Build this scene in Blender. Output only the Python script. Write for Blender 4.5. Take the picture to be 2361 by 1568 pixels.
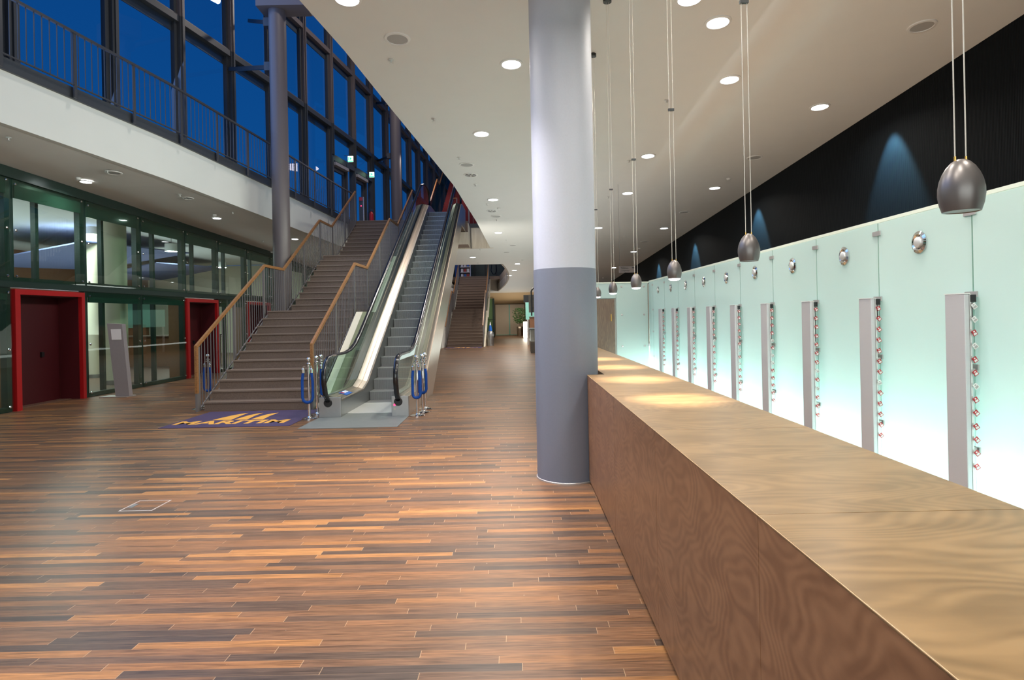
import bpy, bmesh, math, random
from mathutils import Vector, Matrix
random.seed(7)
S = bpy.context.scene
for o in list(bpy.data.objects): bpy.data.objects.remove(o)
C = S.collection
R = math.radians

# ---------------- camera, world, exposure, big lights ----------------
ROLL = R(1.15)
cam_d = bpy.data.cameras.new('camera'); cam = bpy.data.objects.new('camera', cam_d); C.objects.link(cam)
cam_d.sensor_width = 36; cam_d.lens = 36 * 1380 / 2361
cam_d.shift_x = -8.5 / 2361; cam_d.shift_y = -55 / 2361
cam_d.clip_end = 200; cam_d.clip_start = 0.05
cam.matrix_world = Matrix.Translation((0, 0, 1.6)) @ Matrix.Rotation(R(90), 4, 'X') @ Matrix.Rotation(-ROLL, 4, 'Z')
S.camera = cam
S.view_settings.view_transform = 'Standard'; S.view_settings.look = 'None'
S.view_settings.gamma = 1; S.view_settings.use_curve_mapping = False
S.view_settings.exposure = 0.0
S.cycles.max_bounces = 9; S.cycles.diffuse_bounces = 5; S.cycles.glossy_bounces = 4
S.cycles.transparent_max_bounces = 24; S.cycles.transmission_bounces = 6
S.cycles.sample_clamp_indirect = 6.0; S.cycles.caustics_reflective = False; S.cycles.caustics_refractive = False
W = bpy.data.worlds.new('world'); S.world = W; W.use_nodes = True
bg = W.node_tree.nodes['Background']; bg.inputs[1].default_value = 1.0
wt = W.node_tree; tc = wt.nodes.new('ShaderNodeTexCoord'); sx = wt.nodes.new('ShaderNodeSeparateXYZ')
rp = wt.nodes.new('ShaderNodeValToRGB'); wt.links.new(tc.outputs['Generated'], sx.inputs[0]); wt.links.new(sx.outputs[2], rp.inputs[0])
rp.color_ramp.elements[0].position = 0.0; rp.color_ramp.elements[0].color = (0.006, 0.090, 0.30, 1)
rp.color_ramp.elements[1].position = 0.75; rp.color_ramp.elements[1].color = (0.0008, 0.038, 0.185, 1)
wt.links.new(rp.outputs[0], bg.inputs[0])

def lamp(name, kind, loc, rot, energy, color=(1, 1, 1), size=0.2, size_y=None, spot=None, blend=0.5, parent=None, spread=None):
    d = bpy.data.lights.new(name, kind); d.energy = energy; d.color = color
    if kind == 'AREA':
        d.size = size
        if size_y: d.shape = 'RECTANGLE'; d.size_y = size_y
        else: d.shape = 'DISK'
        if spread: d.spread = spread
    else: d.shadow_soft_size = size
    if spot: d.spot_size = spot; d.spot_blend = blend
    o = bpy.data.objects.new(name, d); C.objects.link(o); o.location = loc; o.rotation_euler = rot
    if parent: o.parent = parent; o.location = Vector(loc) - ORI[parent]
    return o
ORI = {}
# light strip inside the frosted glass wall and its open-topped trough
lamp('panel_backlight', 'AREA', (3.13, 7.0, 0.36), (0, R(90), 0), 620, (0.88, 1.0, 1.0), 0.50, 12.6)
lamp('panel_top_strip', 'AREA', (3.10, 6.5, 2.34), (R(180), 0, 0), 26, (1.0, 0.78, 0.58), 0.14, 12.6)
lamp('void_floodlight', 'AREA', (-2.8, 12, 14), (R(-10), 0, 0), 300, (1.0, 0.92, 0.84), 0.8, 0.8)
lamp('void_floodlight', 'AREA', (-3.2, 21, 14), (0, 0, 0), 300, (1.0, 0.90, 0.82), 0.8, 0.8)
lamp('dusk_daylight', 'AREA', (-8.2, 9.0, 9.0), (0, R(-70), 0), 620, (0.25, 0.45, 1.0), 7.0, 13.0)
# the foyer goes on behind the viewer; area light added there brightens the ceiling
lamp('fill_light_behind', 'AREA', (-1.5, -5.5, 2.6), (R(90), 0, 0), 330, (0.90, 1.0, 0.98), 9, 3.6)
lamp('gallery_fascia_fill', 'AREA', (-2.6, 9.0, 4.3), (0, R(82), 0), 260, (0.96, 1.0, 0.90), 0.5, 14.0)  # strip added in the open void to brighten the gallery fascia
lamp('cloakroom_uplight', 'AREA', (4.4, 6, 0.6), (R(180), 0, 0), 38, (1.0, 0.66, 0.42), 1.5, 10)  # unseen upward light without a fixture, warms the ceiling on the right
lamp('hall_ceiling_fill', 'AREA', (0.0, 18, 0.5), (R(180), 0, 0), 170, (0.88, 1.0, 0.95), 1.6, 20)  # added low fill without fixture, stands in for room brightness on the ceiling
lamp('hall_ceiling_fill', 'AREA', (-0.4, 35, 0.5), (R(180), 0, 0), 110, (0.98, 1.0, 0.95), 1.2, 14)  # second added upward fill, for the ceiling farther back

# ---------------- coordinates read off the place ----------------
F = 1380.0; H = 1.6; CR, SR = math.cos(ROLL), math.sin(ROLL)
def ab(px, py):
    dx, dy = px - 1189, py - 729
    return dx * CR - dy * SR, dx * SR + dy * CR
def atY(px, py, Y):
    a, b = ab(px, py); return Vector((a * Y / F, Y, H - b * Y / F))
def atX(px, py, X):
    a, b = ab(px, py); return atY(px, py, X * F / a)
def atZ(px, py, z):
    a, b = ab(px, py); return atY(px, py, F * (H - z) / b)
def zc(Y): return 5.27 - 0.045 * Y            # main ceiling falls away gently
def zu(Y): return 6.15 - 0.045 * Y            # upper floor
def ceil_pt(px, py):
    a, b = ab(px, py); Y = 3.67 * F / (-b + 62.1); return Vector((a * Y / F, Y, zc(Y)))
def interp(t, pts):
    if t <= pts[0][0]: (x0, y0), (x1, y1) = pts[0], pts[1]
    elif t >= pts[-1][0]: (x0, y0), (x1, y1) = pts[-2], pts[-1]
    else:
        for i in range(len(pts) - 1):
            if pts[i][0] <= t <= pts[i + 1][0]: (x0, y0), (x1, y1) = pts[i], pts[i + 1]; break
    return y0 + (y1 - y0) * (t - x0) / (x1 - x0)
EDGE = [(3.0, 9.25), (6.0, 8.72), (9.35, 7.98), (12.65, 7.28), (16.8, 6.70), (20.9, 6.17), (22.2, 5.95), (23.2, 5.80)]
def Xe(Y): return -interp(Y, EDGE)
CW = [(8.5, 10.6), (12.0, 9.55), (15.55, 8.61), (19.15, 7.80), (24.36, 6.79), (27.74, 6.27), (31.0, 5.85), (38, 5.2), (46, 4.8)]
def Xw(Y): return -interp(Y, CW)
RE = [(-9, -4.0), (0, -3.15), (6.32, -2.22), (7.41, -2.06), (9.44, -1.85), (11.94, -1.573), (13.83, -1.37), (18, -1.12), (23.02, -0.92)]
def zf(Y): return 4.80 - 0.05 * (Y - 9.3)     # lower edge of the gallery fascia
def zw(Y): return 4.83 - 0.0236 * Y           # soffit height at the glass front
def soffit_z(X, Y):
    xe = Xe(Y); t = min(1, max(0, (xe - X) / (xe + 9.5))); return zf(Y) + (zw(Y) - zf(Y)) * t
def soffit_pt(px, py):
    a, b = ab(px, py); z = 4.5
    for _ in range(20):
        Y = F * (H - z) / b; z = soffit_z(a * Y / F, Y)
    return Vector((a * Y / F, Y, z))
def cw_pt(px, py, off=0.0):
    a, b = ab(px, py); lo, hi = 5, 60
    for _ in range(50):
        m = (lo + hi) / 2
        if a * m / F < Xw(m) + off: hi = m
        else: lo = m
    return atY(px, py, lo)

# ---------------- materials ----------------
def newmat(name):
    m = bpy.data.materials.new(name); m.use_nodes = True
    return m, m.node_tree, m.node_tree.nodes['Principled BSDF']
def node(t, kind, **kw):
    n = t.nodes.new(kind)
    for k, v in kw.items(): setattr(n, k, v)
    return n
def mat(name, col, rough=0.5, metal=0.0, noise=0.0, nscale=20.0, bump=0.0, stretch=None, emis=None, estr=0, spec=None, coat=0):
    m, t, b = newmat(name); c = (*col, 1)
    b.inputs['Base Color'].default_value = c; b.inputs['Roughness'].default_value = rough; b.inputs['Metallic'].default_value = metal
    if spec is not None: b.inputs['Specular IOR Level'].default_value = spec
    if coat: b.inputs['Coat Weight'].default_value = coat
    if emis: b.inputs['Emission Color'].default_value = (*emis, 1); b.inputs['Emission Strength'].default_value = estr
    if noise or bump:
        co = node(t, 'ShaderNodeTexCoord'); mp = node(t, 'ShaderNodeMapping'); nz = node(t, 'ShaderNodeTexNoise')
        t.links.new(co.outputs['Object'], mp.inputs[0]); t.links.new(mp.outputs[0], nz.inputs['Vector'])
        if stretch: mp.inputs['Scale'].default_value = stretch
        nz.inputs['Scale'].default_value = nscale; nz.inputs['Detail'].default_value = 5
        if noise:
            mx = node(t, 'ShaderNodeMix', data_type='RGBA')
            mx.inputs[6].default_value = (*[v * (1 - noise) for v in col], 1); mx.inputs[7].default_value = (*[min(1, v * (1 + noise)) for v in col], 1)
            t.links.new(nz.outputs[0], mx.inputs[0]); t.links.new(mx.outputs[2], b.inputs['Base Color'])
        if bump:
            bp = node(t, 'ShaderNodeBump'); bp.inputs['Strength'].default_value = bump; bp.inputs['Distance'].default_value = 0.01
            t.links.new(nz.outputs[0], bp.inputs['Height']); t.links.new(bp.outputs[0], b.inputs['Normal'])
    return m
def ramp(t, stops, interp='LINEAR'):
    r = node(t, 'ShaderNodeValToRGB'); cr = r.color_ramp; cr.interpolation = interp
    while len(cr.elements) < len(stops): cr.elements.new(0.5)
    for e, (p, c) in zip(cr.elements, stops): e.position = p; e.color = (*c, 1)
    return r
def mth(t, op, a, b=None):
    n = node(t, 'ShaderNodeMath', operation=op)
    for i, v in enumerate((a, b)):
        if v is None: continue
        if isinstance(v, (int, float)): n.inputs[i].default_value = v
        else: t.links.new(v, n.inputs[i])
    return n.outputs[0]

def parquet():
    m, t, b = newmat('parquet'); L = t.links.new; b.inputs['Specular IOR Level'].default_value = 0.36
    co = node(t, 'ShaderNodeTexCoord'); sp = node(t, 'ShaderNodeSeparateXYZ'); L(co.outputs['Object'], sp.inputs[0])
    yy = mth(t, 'DIVIDE', sp.outputs[1], 0.060); row = mth(t, 'FLOOR', yy)
    wn = node(t, 'ShaderNodeTexWhiteNoise', noise_dimensions='1D'); L(row, wn.inputs['W'])
    xx = mth(t, 'ADD', mth(t, 'DIVIDE', sp.outputs[0], 0.92), mth(t, 'MULTIPLY', wn.outputs[0], 13.0)); colm = mth(t, 'FLOOR', xx)
    cb = node(t, 'ShaderNodeCombineXYZ'); L(row, cb.inputs[0]); L(colm, cb.inputs[1])
    w2 = node(t, 'ShaderNodeTexWhiteNoise', noise_dimensions='2D'); L(cb.outputs[0], w2.inputs['Vector'])
    rr = ramp(t, [(0.0, (0.062, 0.042, 0.032)), (0.15, (0.085, 0.052, 0.034)), (0.36, (0.125, 0.067, 0.038)), (0.64, (0.165, 0.082, 0.040)), (0.86, (0.200, 0.094, 0.042)), (0.94, (0.26, 0.120, 0.044)), (1.0, (0.33, 0.155, 0.055))])
    L(w2.outputs[0], rr.inputs[0])
    mp = node(t, 'ShaderNodeMapping'); mp.inputs['Scale'].default_value = (2.2, 55, 1)
    L(co.outputs['Object'], mp.inputs[0]); nz = node(t, 'ShaderNodeTexNoise'); nz.inputs['Scale'].default_value = 1.6; nz.inputs['Detail'].default_value = 6; nz.inputs['Distortion'].default_value = 0.6
    sh = node(t, 'ShaderNodeVectorMath', operation='ADD'); L(mp.outputs[0], sh.inputs[0]); L(w2.outputs[1], sh.inputs[1]); 
    L(sh.outputs[0], nz.inputs['Vector'])
    g = node(t, 'ShaderNodeMapRange'); g.inputs[1].default_value = 0.34; g.inputs[2].default_value = 0.66; g.inputs[3].default_value = 0.45; g.inputs[4].default_value = 1.55
    mpf = node(t, 'ShaderNodeMapping'); mpf.inputs['Scale'].default_value = (9, 260, 1); L(co.outputs['Object'], mpf.inputs[0]); nf = node(t, 'ShaderNodeTexNoise'); nf.inputs['Scale'].default_value = 1.0; nf.inputs['Detail'].default_value = 3; L(mpf.outputs[0], nf.inputs['Vector'])
    L(mth(t, 'ADD', mth(t, 'MULTIPLY', nz.outputs[0], 0.6), mth(t, 'MULTIPLY', nf.outputs[0], 0.4)), g.inputs[0])
    mul = node(t, 'ShaderNodeVectorMath', operation='SCALE'); L(rr.outputs[0], mul.inputs[0]); L(g.outputs[0], mul.inputs['Scale'])
    fy = mth(t, 'FRACT', yy); fx = mth(t, 'FRACT', xx)
    ly = mth(t, 'LESS_THAN', fy, 0.045); lx = mth(t, 'LESS_THAN', fx, 0.0035)
    m1 = node(t, 'ShaderNodeMix', data_type='RGBA'); L(mth(t, 'MULTIPLY', ly, 0.40), m1.inputs[0]); L(mul.outputs[0], m1.inputs[6]); m1.inputs[7].default_value = (0.26, 0.165, 0.095, 1)
    m2 = node(t, 'ShaderNodeMix', data_type='RGBA'); L(mth(t, 'MULTIPLY', lx, 0.6), m2.inputs[0]); L(m1.outputs[2], m2.inputs[6]); m2.inputs[7].default_value = (0.5, 0.34, 0.2, 1)
    # scuffs and wear
    n2 = node(t, 'ShaderNodeTexNoise'); n2.inputs['Scale'].default_value = 0.9; n2.inputs['Detail'].default_value = 8; L(co.outputs['Object'], n2.inputs['Vector'])
    n3 = node(t, 'ShaderNodeTexNoise'); n3.inputs['Scale'].default_value = 38; n3.inputs['Detail'].default_value = 4; L(co.outputs['Object'], n3.inputs['Vector'])
    sc = mth(t, 'MULTIPLY', mth(t, 'GREATER_THAN', n3.outputs[0], 0.74), mth(t, 'GREATER_THAN', n2.outputs[0], 0.52))
    m3 = node(t, 'ShaderNodeMix', data_type='RGBA'); L(mth(t, 'MULTIPLY', sc, 0.45), m3.inputs[0]); L(m2.outputs[2], m3.inputs[6]); m3.inputs[7].default_value = (0.5, 0.42, 0.33, 1)
    L(m3.outputs[2], b.inputs['Base Color'])
    rg = node(t, 'ShaderNodeMapRange'); rg.inputs[3].default_value = 0.28; rg.inputs[4].default_value = 0.48; L(nz.outputs[0], rg.inputs[0]); L(rg.outputs[0], b.inputs['Roughness'])
    bp = node(t, 'ShaderNodeBump'); bp.inputs['Strength'].default_value = 0.06; bp.inputs['Distance'].default_value = 0.003
    L(mth(t, 'SUBTRACT', nz.outputs[0], ly), bp.inputs['Height']); L(bp.outputs[0], b.inputs['Normal'])
    return m
def veneer(name, c1, c2, scale=(1, 1, 1), rough=0.38, wave=0.10, rings=160.0):
    m, t, b = newmat(name); L = t.links.new
    co = node(t, 'ShaderNodeTexCoord'); mp = node(t, 'ShaderNodeMapping'); mp.inputs['Scale'].default_value = scale; L(co.outputs['Object'], mp.inputs[0])
    nz = node(t, 'ShaderNodeTexNoise'); nz.inputs['Scale'].default_value = 1.0; nz.inputs['Detail'].default_value = 3; L(mp.outputs[0], nz.inputs['Vector'])
    wv = node(t, 'ShaderNodeMath', operation='SINE'); L(mth(t, 'MULTIPLY', nz.outputs[0], rings), wv.inputs[0])
    n2 = node(t, 'ShaderNodeTexNoise'); n2.inputs['Scale'].default_value = 14; n2.inputs['Detail'].default_value = 4; L(mp.outputs[0], n2.inputs['Vector'])
    f = mth(t, 'ADD', mth(t, 'MULTIPLY', wv.outputs[0], wave), n2.outputs[0])
    r = ramp(t, [(0.3, c1), (0.7, c2)]); L(f, r.inputs[0]); L(r.outputs[0], b.inputs['Base Color']); b.inputs['Roughness'].default_value = rough
    return m
def glassmat(name, tint, refl_ior=1.45, rough=0.0, add=0.0):
    m, t, b = newmat(name); t.nodes.remove(b); L = t.links.new; out = t.nodes['Material Output']
    tr = node(t, 'ShaderNodeBsdfTransparent'); tr.inputs[0].default_value = (*tint, 1)
    gl = node(t, 'ShaderNodeBsdfGlossy'); gl.inputs['Roughness'].default_value = rough; gl.inputs[0].default_value = (0.95, 1, 0.98, 1)
    fr = node(t, 'ShaderNodeFresnel'); fr.inputs[0].default_value = refl_ior
    ge = node(t, 'ShaderNodeNewGeometry'); ff = mth(t, 'SUBTRACT', 1.0, ge.outputs['Backfacing'])
    mx = node(t, 'ShaderNodeMixShader'); L(mth(t, 'MULTIPLY', mth(t, 'ADD', fr.outputs[0], add), ff), mx.inputs[0]); L(tr.outputs[0], mx.inputs[1]); L(gl.outputs[0], mx.inputs[2]); L(mx.outputs[0], out.inputs[0])
    return m
def frosted(name, col):
    m, t, b = newmat(name); t.nodes.remove(b); L = t.links.new; out = t.nodes['Material Output']
    tl = node(t, 'ShaderNodeBsdfTranslucent'); tl.inputs[0].default_value = (*col, 1)
    df = node(t, 'ShaderNodeBsdfDiffuse'); df.inputs[0].default_value = (*col, 1)
    gl = node(t, 'ShaderNodeBsdfGlossy'); gl.inputs['Roughness'].default_value = 0.08
    m1 = node(t, 'ShaderNodeMixShader'); m1.inputs[0].default_value = 0.55; L(tl.outputs[0], m1.inputs[1]); L(df.outputs[0], m1.inputs[2])
    fr = node(t, 'ShaderNodeFresnel'); fr.inputs[0].default_value = 1.4
    ge = node(t, 'ShaderNodeNewGeometry'); ff = mth(t, 'SUBTRACT', 1.0, ge.outputs['Backfacing'])
    m2 = node(t, 'ShaderNodeMixShader'); L(mth(t, 'MULTIPLY', mth(t, 'MULTIPLY', fr.outputs[0], 0.6), ff), m2.inputs[0]); L(m1.outputs[0], m2.inputs[1]); L(gl.outputs[0], m2.inputs[2]); L(m2.outputs[0], out.inputs[0])
    return m
def ribbed(name, col, axis, freq, rough, metal, depth=0.6, spec=0.5):
    m, t, b = newmat(name); L = t.links.new; b.inputs['Specular IOR Level'].default_value = spec
    co = node(t, 'ShaderNodeTexCoord'); sp = node(t, 'ShaderNodeSeparateXYZ'); L(co.outputs['Object'], sp.inputs[0])
    f = mth(t, 'SINE', mth(t, 'MULTIPLY', sp.outputs[axis], freq * 2 * math.pi))
    mr = node(t, 'ShaderNodeMapRange'); mr.inputs[1].default_value = -1; mr.inputs[3].default_value = 1 - depth; mr.inputs[4].default_value = 1; L(f, mr.inputs[0])
    v = node(t, 'ShaderNodeVectorMath', operation='SCALE'); v.inputs[0].default_value = col; L(mr.outputs[0], v.inputs['Scale']); L(v.outputs[0], b.inputs['Base Color'])
    bp = node(t, 'ShaderNodeBump'); bp.inputs['Strength'].default_value = 0.4; bp.inputs['Distance'].default_value = 0.005; L(f, bp.inputs['Height']); L(bp.outputs[0], b.inputs['Normal'])
    b.inputs['Roughness'].default_value = rough; b.inputs['Metallic'].default_value = metal
    return m
M = dict(
    floor=parquet(),
    ceiling=mat('ceiling_paint', (0.79, 0.79, 0.765), 0.85, noise=0.02, nscale=3),
    plaster=mat('white_plaster', (0.74, 0.74, 0.69), 0.8, noise=0.03, nscale=2),
    cream=mat('cream_plaster', (0.75, 0.68, 0.54), 0.7, noise=0.03, nscale=3),
    fascia_wood=veneer('pale_veneer', (0.62, 0.55, 0.43), (0.72, 0.66, 0.54), (0.6, 0.6, 0.12)),
    tan=mat('tan_ceiling', (0.62, 0.48, 0.30), 0.8, noise=0.02),
    col_hi=mat('column_paint_light', (0.42, 0.445, 0.51), 0.52, noise=0.04, nscale=60, bump=0.05),
    col_lo=mat('column_paint_grey', (0.148, 0.165, 0.212), 0.50, noise=0.05, nscale=60, bump=0.05),
    top=veneer('counter_oak', (0.165, 0.098, 0.038), (0.262, 0.160, 0.068), (0.30, 0.9, 1), 0.32, 0.11, 520.0),
    front=veneer('counter_front_oak', (0.165, 0.078, 0.038), (0.255, 0.130, 0.065), (1, 0.55, 0.9), 0.36, 0.13, 460.0),
    edge=mat('pale_oak_edge', (0.62, 0.42, 0.24), 0.4, noise=0.1),
    frost=frosted('mint_frosted_glass', (0.76, 0.89, 0.865)),
    rim=mat('mint_rim', (0.80, 0.88, 0.76), 0.4, noise=0.03),
    alu=mat('brushed_aluminium', (0.60, 0.57, 0.56), 0.42, 0.75, noise=0.05, nscale=8, stretch=(1, 1, 90)),
    alu_lo=mat('pale_aluminium', (0.78, 0.78, 0.76), 0.35, 0.5, noise=0.02),
    blackwall=ribbed('black_ribbed_panel', (0.0035, 0.0065, 0.0095), 1, 45, 0.7, 0.0, 0.6, 0.12),
    black=mat('black_plastic', (0.012, 0.012, 0.013), 0.35, noise=0.1),
    rubber=mat('black_rubber', (0.010, 0.010, 0.011), 0.22, noise=0.1, coat=0.3),
    steel_dark=mat('dark_painted_steel', (0.050, 0.052, 0.055), 0.42, 0.0, noise=0.08, nscale=30),
    steel_col=mat('column_dark_paint', (0.135, 0.110, 0.105), 0.42, noise=0.05, nscale=40),
    steel_green=mat('green_black_steel', (0.022, 0.045, 0.038), 0.30, 0.2, noise=0.1),
    steel_grey=mat('grey_rail_paint', (0.185, 0.170, 0.170), 0.42, 0.1, noise=0.04),
    rail_dark=mat('dark_rail_paint', (0.060, 0.058, 0.058), 0.42, 0.1, noise=0.04),
    stain=mat('brushed_stainless', (0.58, 0.51, 0.43), 0.30, 1.0, noise=0.05, nscale=6, stretch=(80, 1, 1)),
    stain_lo=mat('dull_stainless', (0.42, 0.42, 0.42), 0.38, 0.9, noise=0.06, nscale=20),
    chrome=mat('chrome', (0.85, 0.85, 0.86), 0.06, 1.0, noise=0.01),
    step_tread=ribbed('escalator_tread', (0.36, 0.36, 0.37), 0, 55, 0.40, 0.35, 0.55),
    conc=mat('stair_stone', (0.175, 0.122, 0.094), 0.65, noise=0.45, nscale=55, bump=0.1),
    nose=mat('stair_nosing', (0.235, 0.175, 0.138), 0.6, noise=0.25, nscale=70),
    rail_wood=veneer('handrail_wood', (0.25, 0.110, 0.038), (0.38, 0.185, 0.068), (3, 3, 3), 0.32),
    red=mat('red_lacquer', (0.42, 0.008, 0.010), 0.35, noise=0.04),
    red_dark=mat('dark_red_wall', (0.07, 0.003, 0.006), 0.5, noise=0.05),
    red_step=mat('red_carpet', (0.14, 0.010, 0.012), 0.9, noise=0.15, nscale=60),
    purple=mat('purple_mat', (0.060, 0.040, 0.105), 0.95, noise=0.15, nscale=90, bump=0.3),
    yellow=mat('yellow_print', (0.80, 0.40, 0.07), 0.9, noise=0.05, nscale=90),
    blue_rope=mat('blue_velvet', (0.002, 0.060, 0.32), 0.85, noise=0.2, nscale=80),
    glass=glassmat('clear_glass', (0.93, 0.97, 0.95), 1.45),
    glass_green=glassmat('green_glass', (0.80, 0.93, 0.86), 1.5, 0.0, 0.02),
    glass_sky=glassmat('facade_glass', (0.92, 0.96, 1.0), 1.45, 0.0, 0.0),
    glass_edge=mat('glass_edge_green', (0.26, 0.42, 0.35), 0.2, noise=0.05),
    lampglow=mat('lamp_glow', (1, 1, 1), 0.3, emis=(0.93, 0.97, 1.0), estr=16, noise=0.001),
    lampglow_warm=mat('pendant_glow', (1, 1, 1), 0.3, emis=(1.0, 0.9, 0.93), estr=22, noise=0.001),
    lampoff=mat('lamp_glass_off', (0.55, 0.6, 0.62), 0.2, noise=0.05),
    speaker=mat('speaker_mesh', (0.42, 0.42, 0.41), 0.7, noise=0.2, nscale=300),
    white=mat('white_enamel', (0.82, 0.82, 0.80), 0.4, noise=0.01),
    grey=mat('mid_grey_enamel', (0.33, 0.30, 0.31), 0.5, noise=0.04),
    paper=mat('paper', (0.88, 0.86, 0.88), 0.8, noise=0.01),
    shade=mat('bronze_grey_shade', (0.16, 0.145, 0.14), 0.36, 0.55, noise=0.08, nscale=40),
    brass=mat('brass_ferrule', (0.65, 0.38, 0.10), 0.3, 0.9, noise=0.05),
    cable=mat('steel_cable', (0.70, 0.66, 0.58), 0.4, 0.3, noise=0.05),
    green=mat('exit_green', (0.01, 0.35, 0.12), 0.4, emis=(0.03, 0.9, 0.35), estr=1.4, noise=0.01),
    exitwhite=mat('exit_white', (0.9, 1, 0.9), 0.4, emis=(0.75, 1.0, 0.80), estr=1.6, noise=0.01),
    redglow=mat('red_indicator', (0.8, 0.02, 0.05), 0.4, emis=(1, 0.03, 0.12), estr=4, noise=0.01),
    tealwall=mat('teal_glass_panel', (0.28, 0.62, 0.54), 0.25, noise=0.03),
    greenpanel=mat('green_panel', (0.15, 0.30, 0.13), 0.3, noise=0.05),
    doorwhite=mat('pale_door', (0.78, 0.70, 0.60), 0.4, noise=0.03, nscale=2),
    browndesk=mat('brown_desk', (0.22, 0.10, 0.05), 0.4, noise=0.15, nscale=10),
    darkdesk=mat('taupe_desk', (0.13, 0.11, 0.09), 0.4, noise=0.1),
    leaf=mat('leaf_green', (0.030, 0.11, 0.025), 0.5, noise=0.4, nscale=12),
    bark=mat('bark', (0.12, 0.08, 0.05), 0.8, noise=0.2),
    wallgrey=mat('taupe_wall', (0.30, 0.25, 0.20), 0.7, noise=0.05),
    doorwood=veneer('walnut_door', (0.13, 0.085, 0.060), (0.22, 0.15, 0.105), (6, 6, 0.4), 0.5),
    blueceil=mat('blue_ceiling_sail', (0.13, 0.15, 0.30), 0.7, noise=0.05),
    bluepic=mat('blue_sticker', (0.01, 0.12, 0.50), 0.4, noise=0.05),
    glowbox=mat('light_box_face', (1, 1, 1), 0.4, emis=(1.0, 0.90, 0.72), estr=14, noise=0.001),
    rest_floor=mat('restaurant_floor', (0.16, 0.09, 0.06), 0.35, noise=0.2, nscale=5),
    hatchmetal=mat('hatch_trim', (0.75, 0.68, 0.66), 0.35, 0.6, noise=0.05),
    rail_alu=mat('satin_aluminium', (0.60, 0.60, 0.62), 0.4, 0.25, noise=0.04, nscale=8, stretch=(1, 1, 90)),
    greenband=mat('green_glass_band', (0.030, 0.065, 0.054), 0.15, noise=0.1),
    seam=mat('deck_seam_metal', (0.85, 0.68, 0.50), 0.35, 0.6, noise=0.02),
    plate=mat('floor_plate_grey', (0.20, 0.22, 0.215), 0.45, 0.2, noise=0.1, nscale=6),
    sign_grey=mat('sign_grey', (0.12, 0.10, 0.095), 0.6, noise=0.03),
    redtag=mat('tag_red', (0.42, 0.02, 0.03), 0.4, noise=0.02),
    whitetag=mat('tag_white', (0.80, 0.82, 0.80), 0.4, noise=0.02),
    far_blue=mat('blue_hoarding', (0.01, 0.08, 0.33), 0.5, noise=0.2, nscale=15),
)

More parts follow.
